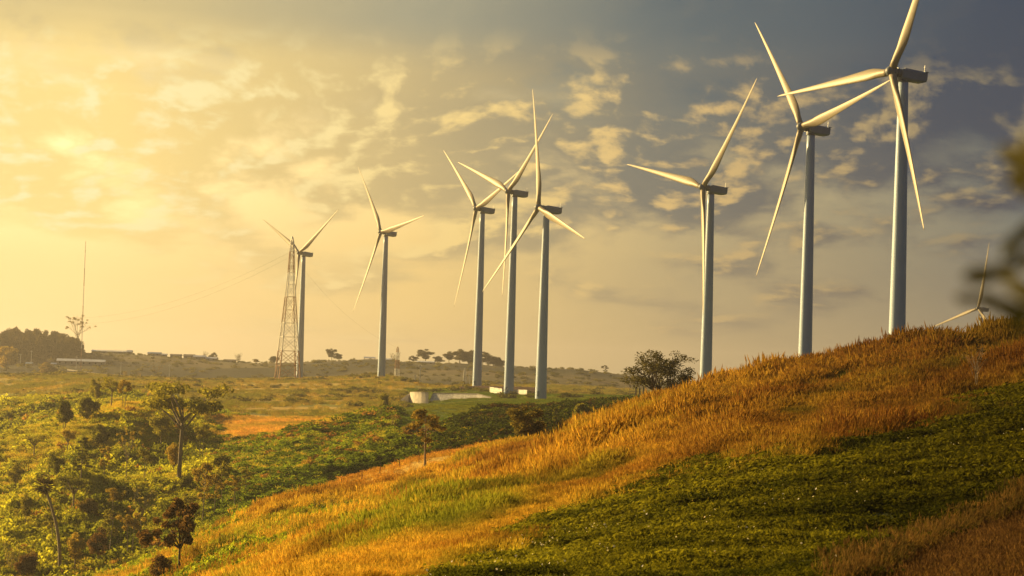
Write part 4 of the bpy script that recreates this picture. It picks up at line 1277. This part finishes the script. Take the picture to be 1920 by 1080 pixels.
# the wood on the hill at the far left
def far_wood():
    ob = []
    for kd, va in (('round', 0), ('round', 1), ('bushy', 0), ('bushy', 1)):
        tb, V, F = tree_proto(kd, 2000 + va)
        n = len(tb.v)
        allv = np.concatenate([np.array(tb.v), V]); F = F + n
        o = add_mesh('wood_tree', allv, [F] + [np.array([f for f in tb.f if len(f) == 4])], [M_SCRUB], link=False)
        ob.append(o)
    c_ = proto_collection('wood_trees', ob)
    n = 330
    px = RNG.uniform(-260, 158, n); Y = RNG.uniform(2080, 2340, n)
    p = G(px, Y)
    topl = line([(-300, 610), (0, 624), (25, 613), (50, 613), (70, 618), (100, 620), (130, 629), (150, 640), (163, 668)])(px)
    pyb = py_(px, Y)
    h = np.clip((pyb - topl) * Y / FPX, 4, 40) * RNG.uniform(.62, 1.0, n) / 10
    tint = lerp((.040, .038, .020), (.085, .07, .03), RNG.uniform(size=n))
    w = np.clip(h, .8, 1.6) * RNG.uniform(.7, 1.1, n)
    scatter('hilltop_wood', p, RNG.uniform(0, 6.28, n), np.stack([w, w, h], 1), RNG.integers(0, 4, n), tint, c_, 'dark hazy wood on the hill at far left', 'wood')


far_wood()

# plants and things standing in the near grass
SMALL = [
    ('slender', 1, 1084, 880, 842, DEEP, 'dark upright weed in the golden grass of mid slope', 1.6),
    ('slender', 2, 985, 912, 880, DEEP, 'smaller dark weed lower left of the upright weed', 1.7),
]
for kd, va, px, pyb, pyt, colr, lab, wd in SMALL:
    Y = hit(px, pyb); plant_tree(kd, va, px, Y, pyt, colr, lab, wd, 'weed', 'weed')
Yb = hit(1828, 752)
plant_tree('bare', 2, 1828, Yb, 640, (.05, .035, .015), 'leafless sapling in rough grass near the right edge', .8, 'sapling', 'sapling')
BAN = [(596, 968, 926, 'banana plant with the tallest leaves in the green patch'), (622, 965, 930, 'leafy banana plant right of the tallest one'), (652, 962, 932, 'bushy banana plant at the right end of the green patch group'), (573, 978, 950, 'low banana plant left of the tallest one'),
       (583, 990, 965, 'small banana plant lowest in the green patch'), (548, 995, 970, 'strap-leaved plant at the left end of the banana group')]
for i, (px, pyb, pyt, lab) in enumerate(BAN):
    Y = hit(px, pyb); plant_tree('spiky', i % 2, px, Y, pyt, (.07, .09, .014), lab, 1.0, 'banana plant', 'banana_plant', 'banana plants on the green hillside patch')

# dark mound by the crop at the right
def mound():
    Y = hit(1845, 752); p = G(1845, Y); r = np.random.default_rng(9)
    V = []; F = []; nu, nv = 28, 12
    for j in range(nv + 1):
        for i in range(nu):
            a = 2 * math.pi * i / nu; b_ = math.pi / 2 * j / nv
            k_ = 1 + .25 * float(fbm(np.array(3 * math.cos(a) + 5), np.array(3 * math.sin(a) + b_ * 2), 3, 77))
            V.append((2.0 * k_ * math.cos(a) * math.cos(b_), 1.0 * k_ * math.sin(a) * math.cos(b_), .75 * k_ * math.sin(b_) - .15 + .22 * math.cos(a) * math.cos(b_)))
    for j in range(nv):
        for i in range(nu):
            F.append((j * nu + i, j * nu + (i + 1) % nu, (j + 1) * nu + (i + 1) % nu, (j + 1) * nu + i))
    o = add_mesh('earth_mound', V, F, simple_mat('dark_earth', (.030, .022, .014), .95, nscale=2.0, namp=.5, bump=.8))
    o.location = p; o.rotation_euler = (0, 0, .25)
    tag(o, 'low dark earth mound between crop and rough grass at right', 'mound')


mound()

# thin fence posts along the field behind the ridge
M_POST = simple_mat('post_wood', (.10, .075, .05), .9, nscale=4)
for i, px in enumerate((560, 600, 640, 678, 712, 748, 785)):
    py0 = float(line([(480, 953), (592, 921), (705, 887), (795, 861), (952, 828)])(px)) + 5
    Y = 336.0; p = G(px, Y)
    b = MB(); b.tube([(0, 0, -.3), (0.02, 0, .8), (.03 * rnd.uniform(-1, 1), 0, 1.7)], [.06, .055, .045], 7)
    b.add([(-.03, -.03, 1.66), (.03, -.03, 1.66), (.03, .03, 1.66), (-.03, .03, 1.66), (0, 0, 1.76)], [(0, 1, 4), (1, 2, 4), (2, 3, 4), (3, 0, 4), (3, 2, 1, 0)])
    o = b.build('fence_post', M_POST); o.location = p
    tag(o, 'thin wooden fence post along the cropped field behind the ridge', 'fence post', 'fence posts along the cropped field')

# ------------------------------------------------------------------ works around the middle turbines
M_CONC = simple_mat('concrete', (.42, .38, .32), .85, nscale=.6, namp=.25, bump=.2)
M_CONC2 = simple_mat('stone_revetment', (.58, .55, .50), .9, nscale=1.5, namp=.35, bump=.5)
M_SOIL = simple_mat('red_soil', (.17, .085, .04), .95, nscale=.5, namp=.4, bump=.5)
M_WPAINT = simple_mat('white_paint', (.72, .70, .66), .5, nscale=.5, namp=.12)


def wall_strip(name, pts, thick, m_, label, cat='wall', cap=None):
    """pts: (px, py of foot, py of top, Y); stands as a thick wall along these points"""
    fr = []; bk = []
    for px, pf, ptp, Y in pts:
        a = ray(px, pf) * Y; b_ = ray(px, ptp) * (Y + thick * .9)
        fr.append((a, b_)); bk.append((a + np.array([0, thick * 1.6, -1.0]), b_ + np.array([0, thick * .6, 0])))
    o0 = fr[0][0]
    b = MB(); rings = []
    for (a, t), (c_, d) in zip(fr, bk):
        a = a - (0, 0, 1.0)
        rings.append([a - o0, c_ - o0, d - o0, t - o0])
    b.loft(rings)
    o = b.build(name, m_); o.location = o0
    tag(o, label, cat)
    if cap:
        cb = MB(); cb.loft([[t - o0 + (0, -.15, .01), d - o0 + (0, .15, .01), d - o0 + (0, .15, .4), t - o0 + (0, -.15, .4)] for (a, t), (c_, d) in zip(fr, bk)])
        cb.build('coping', cap, o)
    return o


wall_strip('stone_revetment', [(741, 768, 764, 1010), (750, 768, 750, 1015), (762, 768, 741, 1020), (768, 768, 737.5, 1022)], 5, M_CONC2, 'sloping stone-faced revetment at the left end of the pale works wall')
wall_strip('retaining_wall', [(768.5, 768, 737, 1022), (772, 768, 736.6, 1018), (777, 768, 736.5, 1014.5), (783, 768, 736.5, 1012), (790, 768, 736.5, 1010), (797, 768, 736.7, 1008.8), (803, 768, 737, 1008)], 4, M_CONC, 'tall curved beige retaining wall beside the round olive bush', cap=M_CONC)
wall_strip('retaining_wall', [(804.5, 763, 754, 1024), (812, 763, 738, 1026), (850, 762, 738.5, 1020), (895, 760, 739.5, 1012), (921, 758, 746, 1006)], 4, M_CONC2, 'long low grey retaining wall right of the curved beige wall', cap=M_CONC)
wall_strip('soil_bank', [(838, 742, 741, 1120), (862, 742, 725, 1128), (900, 742, 723.5, 1135), (960, 742, 725, 1140), (1010, 742, 727, 1145), (1030, 742, 741, 1146)], 26, M_SOIL, 'bare reddish soil bank behind the turbine feet', 'bank')


def panel_fence(px0, px1, pf, ptp, Y, Y1, label, nseg):
    a = G(px0, Y); e = G(px1, Y1); h = (pf - ptp) * Y / FPX
    L_ = float(np.linalg.norm((e - a)[:2])); d = np.array([L_, 0.0, e[2] - a[2]])
    root = empty('site_fence', a, label, 'fence', None, math.atan2(e[1] - a[1], e[0] - a[0]))
    for i in range(nseg + 1):
        b = MB(); c_ = d * i / nseg; b.box((c_[0] - .08, c_[1] - .08, c_[2] - 1), (c_[0] + .08, c_[1] + .08, c_[2] + h + .12)); b.build('post', M_STEEL, root)
    for i in range(nseg):
        b = MB(); c0 = d * i / nseg; c1 = d * (i + 1) / nseg
        x0, x1 = c0[0] + .11, c1[0] - .11; zz = (c0[2] + c1[2]) / 2
        for z0, z1 in ((.15, .3), (h * .5, h * .5 + .15), (h - .15, h)):
            b.box((x0, c0[1] - .03, zz + z0), (x1, c0[1] + .03, zz + z1))
        k_ = 7
        for j in range(k_):
            xa = x0 + (x1 - x0) * (j + .1) / k_; xb = x0 + (x1 - x0) * (j + .72) / k_
            b.box((xa, c0[1] + .032, zz + .05), (xb, c0[1] + .07, zz + h - .02))
        b.build('panel', M_WPAINT, root)


panel_fence(918, 941, 740.5, 730.5, 1104.0, 1086.0, 'white slatted site fence left of the middle turbine foot', 3)
panel_fence(964, 988, 741, 732, 1100.0, 1080.0, 'white slatted site fence right of the middle turbine foot', 3)


def stair():
    a = G(943, 1086.0); d = np.array([1.9, .5, 3.4]); root = empty('access_stair', a, 'white metal stair climbing to the door of the middle turbine', 'stair')
    for yy in (-.6, .6):
        b = MB(); b.hexa([(0, yy - .06, -.6), (.5, yy - .06, -.6), (.5, yy + .06, -.6), (0, yy + .06, -.6)], [(d[0], yy - .06 + d[1], d[2] - .3), (d[0] + .5, yy - .06 + d[1], d[2] - .3), (d[0] + .5, yy + .06 + d[1], d[2] - .3), (d[0], yy + .06 + d[1], d[2] - .3)]); b.build('stringer', M_WPAINT, root)
        b = MB(); b.tube([(0, yy, 1), (d[0], yy + d[1], d[2] + 1)], .07, 5); b.build('handrail', M_WPAINT, root)
    b = MB()
    for i in range(9):
        t = i / 8; b.box((d[0] * t, -.53 + d[1] * t, d[2] * t - .3), (d[0] * t + .45, .53 + d[1] * t, d[2] * t - .22))
    b.build('tread', M_STEEL, root)


stair()

# ------------------------------------------------------------------ lattice towers, masts and wires
M_RED = simple_mat('aviation_orange', (.30, .15, .06), .55, nscale=1, namp=.15)
M_LWHITE = simple_mat('lattice_white', (.66, .66, .64), .5, nscale=1, namp=.1)


def lattice(name, px, pyb, ptop, Y, wb, wm, label, cat, nsec, colours, rz, legr, brr, arm=False, kink=.72, pan=3):
    p = ray(px, pyb) * Y
    gz = float(samp(ZZ, px, Y)); H = (ray(px, ptop) * Y)[2] - gz
    root = empty(name, (p[0], p[1], gz), label, cat, None, rz)
    def half(z):
        t = z / H
        return np.interp(t, [0, kink, .955, 1], [wb, wm, wm * .55, .12])
    zs = [0]
    for s_ in range(nsec): zs.append(H * (1 - (1 - (s_ + 1) / nsec) ** 1.25))
    cor = [(-1, -1), (1, -1), (1, 1), (-1, 1)]
    for s_ in range(nsec):
        b = MB(); z0, z1 = zs[s_], zs[s_ + 1]
        np_ = pan if s_ < nsec - 1 else 3
        lv = np.linspace(z0, z1, np_ + 1)
        if s_ == 0: lv = np.array([z0, z0 + (z1 - z0) * .5, z1])
        sc_ = max(.35, float(half((z0 + z1) / 2) / wb)) ** .5
        for cx, cy in cor:
            b.tube([(cx * half(z), cy * half(z), z - (1.0 if (s_ == 0 and z == 0) else 0)) for z in lv], legr * sc_, 5, cap=False)
        for a_, c_ in zip(lv[:-1], lv[1:]):
            ha, hc = half(a_), half(c_)
            for i in range(4):
                (x0, y0), (x1, y1) = cor[i], cor[(i + 1) % 4]
                b.tube([(x0 * ha, y0 * ha, a_), (x1 * hc, y1 * hc, c_)], brr * sc_, 4, False)
                b.tube([(x1 * ha, y1 * ha, a_), (x0 * hc, y0 * hc, c_)], brr * sc_, 4, False)
                b.tube([(x0 * hc, y0 * hc, c_), (x1 * hc, y1 * hc, c_)], brr * sc_, 4, False)
                zm = (a_ + c_) / 2; hm = half(zm)
                if wb > 3 and (c_ - a_) > 4:
                    for (sx, sy), (ox, oy) in (((x0, y0), (x1, y1)), ((x1, y1), (x0, y0))):
                        mx, my = sx + (ox - sx) * .25, sy + (oy - sy) * .25
                        for zq, hq, ze in ((a_ + (c_ - a_) * .25, half(a_ + (c_ - a_) * .25), a_ + (c_ - a_) * .25), (a_ + (c_ - a_) * .75, half(a_ + (c_ - a_) * .75), a_ + (c_ - a_) * .75)):
                            b.tube([(sx * half(zm), sy * half(zm), zm), (mx * hq, my * hq, ze)], brr * .6 * sc_, 4, False)
        b.build('lattice_section', colours[s_ % len(colours)], root)
    if arm:
        for za, wa in ((H * .865, 5.2), (H * .90, 4.4)):
            b = MB(); h_ = half(za)
            for sg in (-1, 1):
                b.tube([(0, sg * h_, za), (0, sg * wa, za + .3)], .16, 4); b.tube([(0, sg * h_, za + 1.6), (0, sg * wa, za + .3)], .13, 4)
            b.build('cross_arm', M_STEEL, root)
    return root, H, np.array([p[0], p[1], gz])


lt, ltH, ltP = lattice('lattice_tower', 539, 710, 443, 1500, 7.0, 1.9, 'tall tapering lattice tower in orange and white bands before a turbine', 'lattice tower', 6, [M_RED, M_LWHITE, M_RED, M_LWHITE, M_RED, M_STEEL], .33, .42, .17, arm=True, pan=2)
sp, spH, spP = lattice('pylon', 744, 704, 650, 1430, 1.25, .9, 'small slim pale pylon on the field edge right of the lone turbine', 'pylon', 4, [M_LWHITE, M_RED, M_LWHITE, M_RED], .4, .16, .07, arm=False, pan=2)
lattice('pylon', 871, 722, 690, 1500, 1.1, .8, 'faint grey lattice pylon left of the turbine on the soil bank', 'pylon', 3, [M_STEEL], .2, .16, .1)
mast, mH, mP = lattice('radio_mast', 151, 702, 452, 1900, .24, .20, 'very tall thin red and white radio mast at left', 'radio mast', 7, [M_RED, M_LWHITE], .3, .08, .035, kink=.9, pan=8)


def wire(p0, p1, sag, r, label):
    pts = [np.array(p0) + (np.array(p1) - np.array(p0)) * t - np.array([0, 0, sag * 4 * t * (1 - t)]) for t in np.linspace(0, 1, 25)]
    o0 = pts[0]; b = MB(); b.tube([p - o0 for p in pts], r, 4)
    o = b.build('power_line', M_BARKD); o.location = o0
    tag(o, label, 'power line')


e1 = ray(120, 596) * 2050; e2 = ray(130, 607) * 2060
wire(ltP + (0, 2, ltH * .90), e1, 12, .035, 'upper faint wire running left from the lattice tower')
wire(ltP + (0, -4, ltH * .86), e2, 12, .035, 'lower faint wire running left from the lattice tower')
wire(ltP + (0, 3, ltH * .88), spP + (0, 0, spH * .97), 8, .03, 'faint wire falling right from lattice tower to small pylon')


def pole(px, pyb, ptop, Y, label, arm=True, m_=None):
    p = G(px, Y); H = float((ray(px, ptop) * Y)[2] - p[2])
    root = empty('utility_pole', p, label, 'utility pole')
    b = MB(); b.tube([(0, 0, -1), (0, 0, H * .6), (0, 0, H)], [.30, .26, .2], 7); b.build('pole', m_ or M_STEEL, root)
    if arm:
        b = MB(); b.box((-1.1, -.09, H - 1.1), (1.1, .09, H - .9)); b.build('cross_arm', m_ or M_STEEL, root)
        for x in (-.9, 0.9):
            b = MB(); b.tube([(x, 0, H - .9), (x, 0, H - .7), (x, 0, H - .5)], [.08, .13, .06], 6); b.build('insulator', M_LWHITE, root)


for a in [(226, 704, 679, 1760, 'pale pole left of the bare roadside tree'), (317, 706, 683, 1760, 'pale pole right of the bare roadside tree'), (143, 692, 668, 1950, 'short pole beside the long white roof'),
          (58, 680, 657, 2000, 'pole in front of the hilltop wood'), (38, 682, 663, 2000, 'shorter pole at the left of the hilltop wood'),
          (787, 714, 684, 1450, 'grey pole right of the small slim pylon'), (880, 722, 701, 1480, 'short pole beside the faint grey pylon'), (778, 714, 702, 1460, 'low post left of the grey pole')]:
    pole(*a)


def antenna():
    Y = 300.0; px = 1424; p = G(px, Y); H = float((ray(px, 664) * Y)[2] - p[2])
    root = empty('antenna_pole', p, 'thin antenna pole peeping over the golden ridge between two turbines', 'antenna')
    b = MB(); b.tube([(0, 0, -.4), (0, 0, H * .6), (0, 0, H)], [.05, .04, .02], 6); b.build('pole', M_STEEL, root)
    b = MB(); b.box((-.12, -.1, H * .55), (.12, .1, H * .72)); b.build('sensor_box', M_LWHITE, root)


antenna()

# dark posts by the far end of the crest
for px, t, lab in ((1192, 726, 'left dark post at the end of the crest field'), (1199, 728, 'middle dark post at the end of the crest field'), (1206, 724, 'taller right dark post at the end of the crest field')):
    Y = 900.0; p = G(px, Y); H = max(1.5, float((ray(px, t) * Y)[2] - p[2]))
    b = MB(); b.box((-.28, -.28, -.5), (.28, .28, H - .3)); b.hexa([(-.38, -.38, H - .298), (.38, -.38, H - .298), (.38, .38, H - .298), (-.38, .38, H - .298)], [(-.2, -.2, H), (.2, -.2, H), (.2, .2, H), (-.2, .2, H)])
    o = b.build('gate_post', M_POST); o.location = p; tag(o, lab, 'post', 'dark posts of the crest field')

# ------------------------------------------------------------------ village
M_ROOFW = simple_mat('white_roof', (.72, .72, .70), .35, .1, nscale=.6, namp=.12)
M_ROOFB = simple_mat('blue_roof', (.20, .28, .42), .5, nscale=.6, namp=.15)
M_ROOFD = simple_mat('dull_roof', (.22, .18, .14), .7, nscale=.6, namp=.2)
M_WALLH = simple_mat('house_wall', (.40, .36, .29), .85, nscale=.6, namp=.15)
M_WINDOW = simple_mat('dark_window', (.03, .035, .04), .15)


def house(px, Y, wpx, hpx, roof, label, rz=0.0, depth=7.0, open_=False, name='house', lift=0.0):
    p = G(px, Y); w = wpx * Y / FPX / 2; h = hpx * Y / FPX; d = depth / 2
    root = empty(name, (p[0], p[1], p[2] + lift), label, 'shelter' if open_ else 'building', None, rz)
    hw = h * .62
    if not open_:
        b = MB(); b.box((-w, -d, -4), (w, d, hw)); wl = b.build('wall', M_WALLH, root)
        nwin = max(1, min(8, int(w * 2 / 5)))
        for i in range(nwin):
            xc = -w + (i + .5) * 2 * w / nwin
            b = MB()
            b.box((xc - .7, -d - .03, hw * .35), (xc + .7, -d + .02, hw * .8)); f_ = b.build('window' if i else 'door', M_WINDOW, wl)
    else:
        k_ = max(2, int(w * 2 / 4))
        for i in range(k_ + 1):
            x = -w + .2 + i * (2 * w - .4) / k_
            for yy in (-d + .2, d - .2):
                b = MB(); b.box((x - .12, yy - .12, -3), (x + .12, yy + .12, hw)); b.build('post', M_POST, root)
    b = MB(); o_ = .5
    b.loft([[(x, -d - o_, hw + .02), (x, -d - o_, hw + .22), (x, 0, h + .2), (x, d + o_, hw + .22), (x, d + o_, hw + .02), (x, 0, h)] for x in (-w - o_, w + o_)])
    b.build('roof', roof, root)
    return root


for a in [(152, 1990, 88, 11, M_ROOFW, 'long low building with a white roof below the hilltop wood', .1, 12), (206, 2330, 66, 6, M_ROOFW, 'long white-roofed shed along the skyline ridge', .05, 10),
          (243, 2320, 9, 8, M_ROOFW, 'small white house at the right end of the skyline shed', 0, 7), (290, 2330, 24, 6.5, M_ROOFB, 'blue-grey building on the ridge right of the white house', 0, 9),
          (308, 2320, 9, 5, M_ROOFW, 'tiny pale house beside the blue-grey building', 0, 6), (330, 2330, 20, 6, M_ROOFD, 'brown-roofed hut between the blue-grey and peaked huts', 0, 8),
          (355, 2330, 20, 8, M_ROOFD, 'peaked brown hut left of the white village roofs', 0, 8), (374, 2320, 22, 8, M_ROOFW, 'left one of two white roofs under the bamboo clumps', .1, 8),
          (397, 2322, 20, 7, M_ROOFW, 'right one of two white roofs under the bamboo clumps', -.1, 8), (431, 2335, 22, 5, M_ROOFD, 'low brown hut beside the feathery bamboo', 0, 7),
          (55, 2010, 11, 6, M_ROOFB, 'blue-roofed house in front of the hilltop wood', 0, 8), (6, 2010, 14, 7, M_ROOFB, 'blue-grey house at the left edge below the wood', 0, 8), (84, 2040, 10, 5, M_ROOFW, 'small white-roofed house right of the blue-roofed one', .2, 7),
          (104, 2060, 14, 6, M_ROOFW, 'pale house in the shade of the wood', 0, 7), (728, 2330, 14, 6, M_ROOFW, 'pale house between the lone turbine and the palm-like tree', 0, 8),
          (798, 2260, 32, 6, M_ROOFW, 'white-roofed building under the domed grove tree', -.08, 9)]:
    house(a[0], a[1], a[2], a[3], a[4], a[5], a[6], a[7])
house(693, 2340, 20, 7, M_ROOFW, 'open shelter with thin white roof left of the lone turbine', 0, 7, True, 'open_shelter')
house(848, 1400, 26, 4, M_ROOFW, 'low white-roofed substation hut behind the soil bank', .05, 6)

# low road wall in the village
wall_strip('road_wall', [(126, 696, 692, 1900), (165, 700.5, 697.5, 1880), (203, 705, 702.5, 1860)], 1.0, M_CONC, 'thin pale wall following the road below the long white roof')

# ------------------------------------------------------------------ leaves of a tree close to the camera, out of focus
def near_twigs():
    r = np.random.default_rng(12)
    root = empty('leafy_tree', (1.05, 3.5, -1.8), 'out-of-focus leafy twigs of a close tree at the right edge', 'tree')
    o0 = np.array([1.05, 3.5, -1.8])
    def L_(px, py, Y): return ray(px, py) * Y - o0
    tb = MB()
    tb.tube([(0.15, .1, -.1), (.12, .05, .8), (.1, .02, 1.6), (.12, 0, 2.3), (.05, .02, 3.0)], [.06, .05, .042, .03, .015], 8)
    for (a, b_) in (((1990, 620), (1835, 560)), ((1990, 560), (1838, 512)), ((1990, 380), (1890, 300)), ((1985, 520), (1905, 470))):
        p0 = L_(a[0], a[1], 3.5); p1 = L_(b_[0], b_[1], 3.2)
        st = np.array([.11, .02, float(p0[2]) - .05]); tb.tube([st, p0, (p0 + p1) / 2 + (0, 0, .004), p1], [.012, .007, .004, .002], 5)
    tb.build('trunk', M_BARKD, root, True)
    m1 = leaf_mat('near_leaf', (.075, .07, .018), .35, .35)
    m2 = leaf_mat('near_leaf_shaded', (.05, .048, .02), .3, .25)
    def leaf(px, py, Y, ln, ang, m_, tilt=.3):
        Y *= .76; ln *= .76
        c_ = L_(px, py, Y); b = MB(); n = 9; V = []; F = []
        for i in range(n):
            t = i / (n - 1); w_ = .20 * ln * math.sin(math.pi * t ** .8) + .001
            for s_ in (-1, 0, 1):
                x = (t - .5) * ln; y = s_ * w_; z = -.08 * ln * (2 * t - 1) ** 2 + abs(s_) * .12 * w_
                ca, sa = math.cos(ang), math.sin(ang); X, Z = x * ca - y * sa * math.cos(tilt), x * sa + y * ca * math.cos(tilt)
                V.append((c_[0] + X, c_[1] + z + y * math.sin(tilt), c_[2] + Z))
        for i in range(n - 1):
            for s_ in range(2):
                F.append((i * 3 + s_, i * 3 + s_ + 1, (i + 1) * 3 + s_ + 1, (i + 1) * 3 + s_))
        b.add(V, F); b.build('leaf', m_, root, True)
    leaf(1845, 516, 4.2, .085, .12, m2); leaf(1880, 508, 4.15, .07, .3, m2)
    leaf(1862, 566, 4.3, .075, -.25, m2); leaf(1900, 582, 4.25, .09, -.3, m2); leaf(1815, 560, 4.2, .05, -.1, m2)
    for px, py in ((1905, 300), (1918, 325), (1928, 285), (1912, 345), (1935, 360), (1900, 455), (1925, 440), (1915, 485), (1932, 500), (1905, 540), (1940, 560), (1945, 420), (1960, 330), (1918, 590)):
        leaf(px, py, r.uniform(4.0, 4.5), r.uniform(.05, .08), r.uniform(-1.2, 1.2), m1, r.uniform(0, .9))


near_twigs()
# ------------------------------------------------------------------ haze
def haze():
    m_, q = mat('haze')
    v = q.n('ShaderNodeVolumePrincipled', {'Color': (.90, .85, .86, 1), 'Density': 0.00011, 'Anisotropy': 0.74, 'Blackbody Intensity': 0.0})
    q.n('ShaderNodeOutputMaterial', {'Volume': v})
    zlo = float(ZZ.min()) - 2
    b = MB(); b.box((-9500, -30, zlo), (9500, 12100, 145))
    o = b.build('haze', m_)
    tag(o, 'golden evening haze over the valley', 'haze', kind='stuff')


haze()
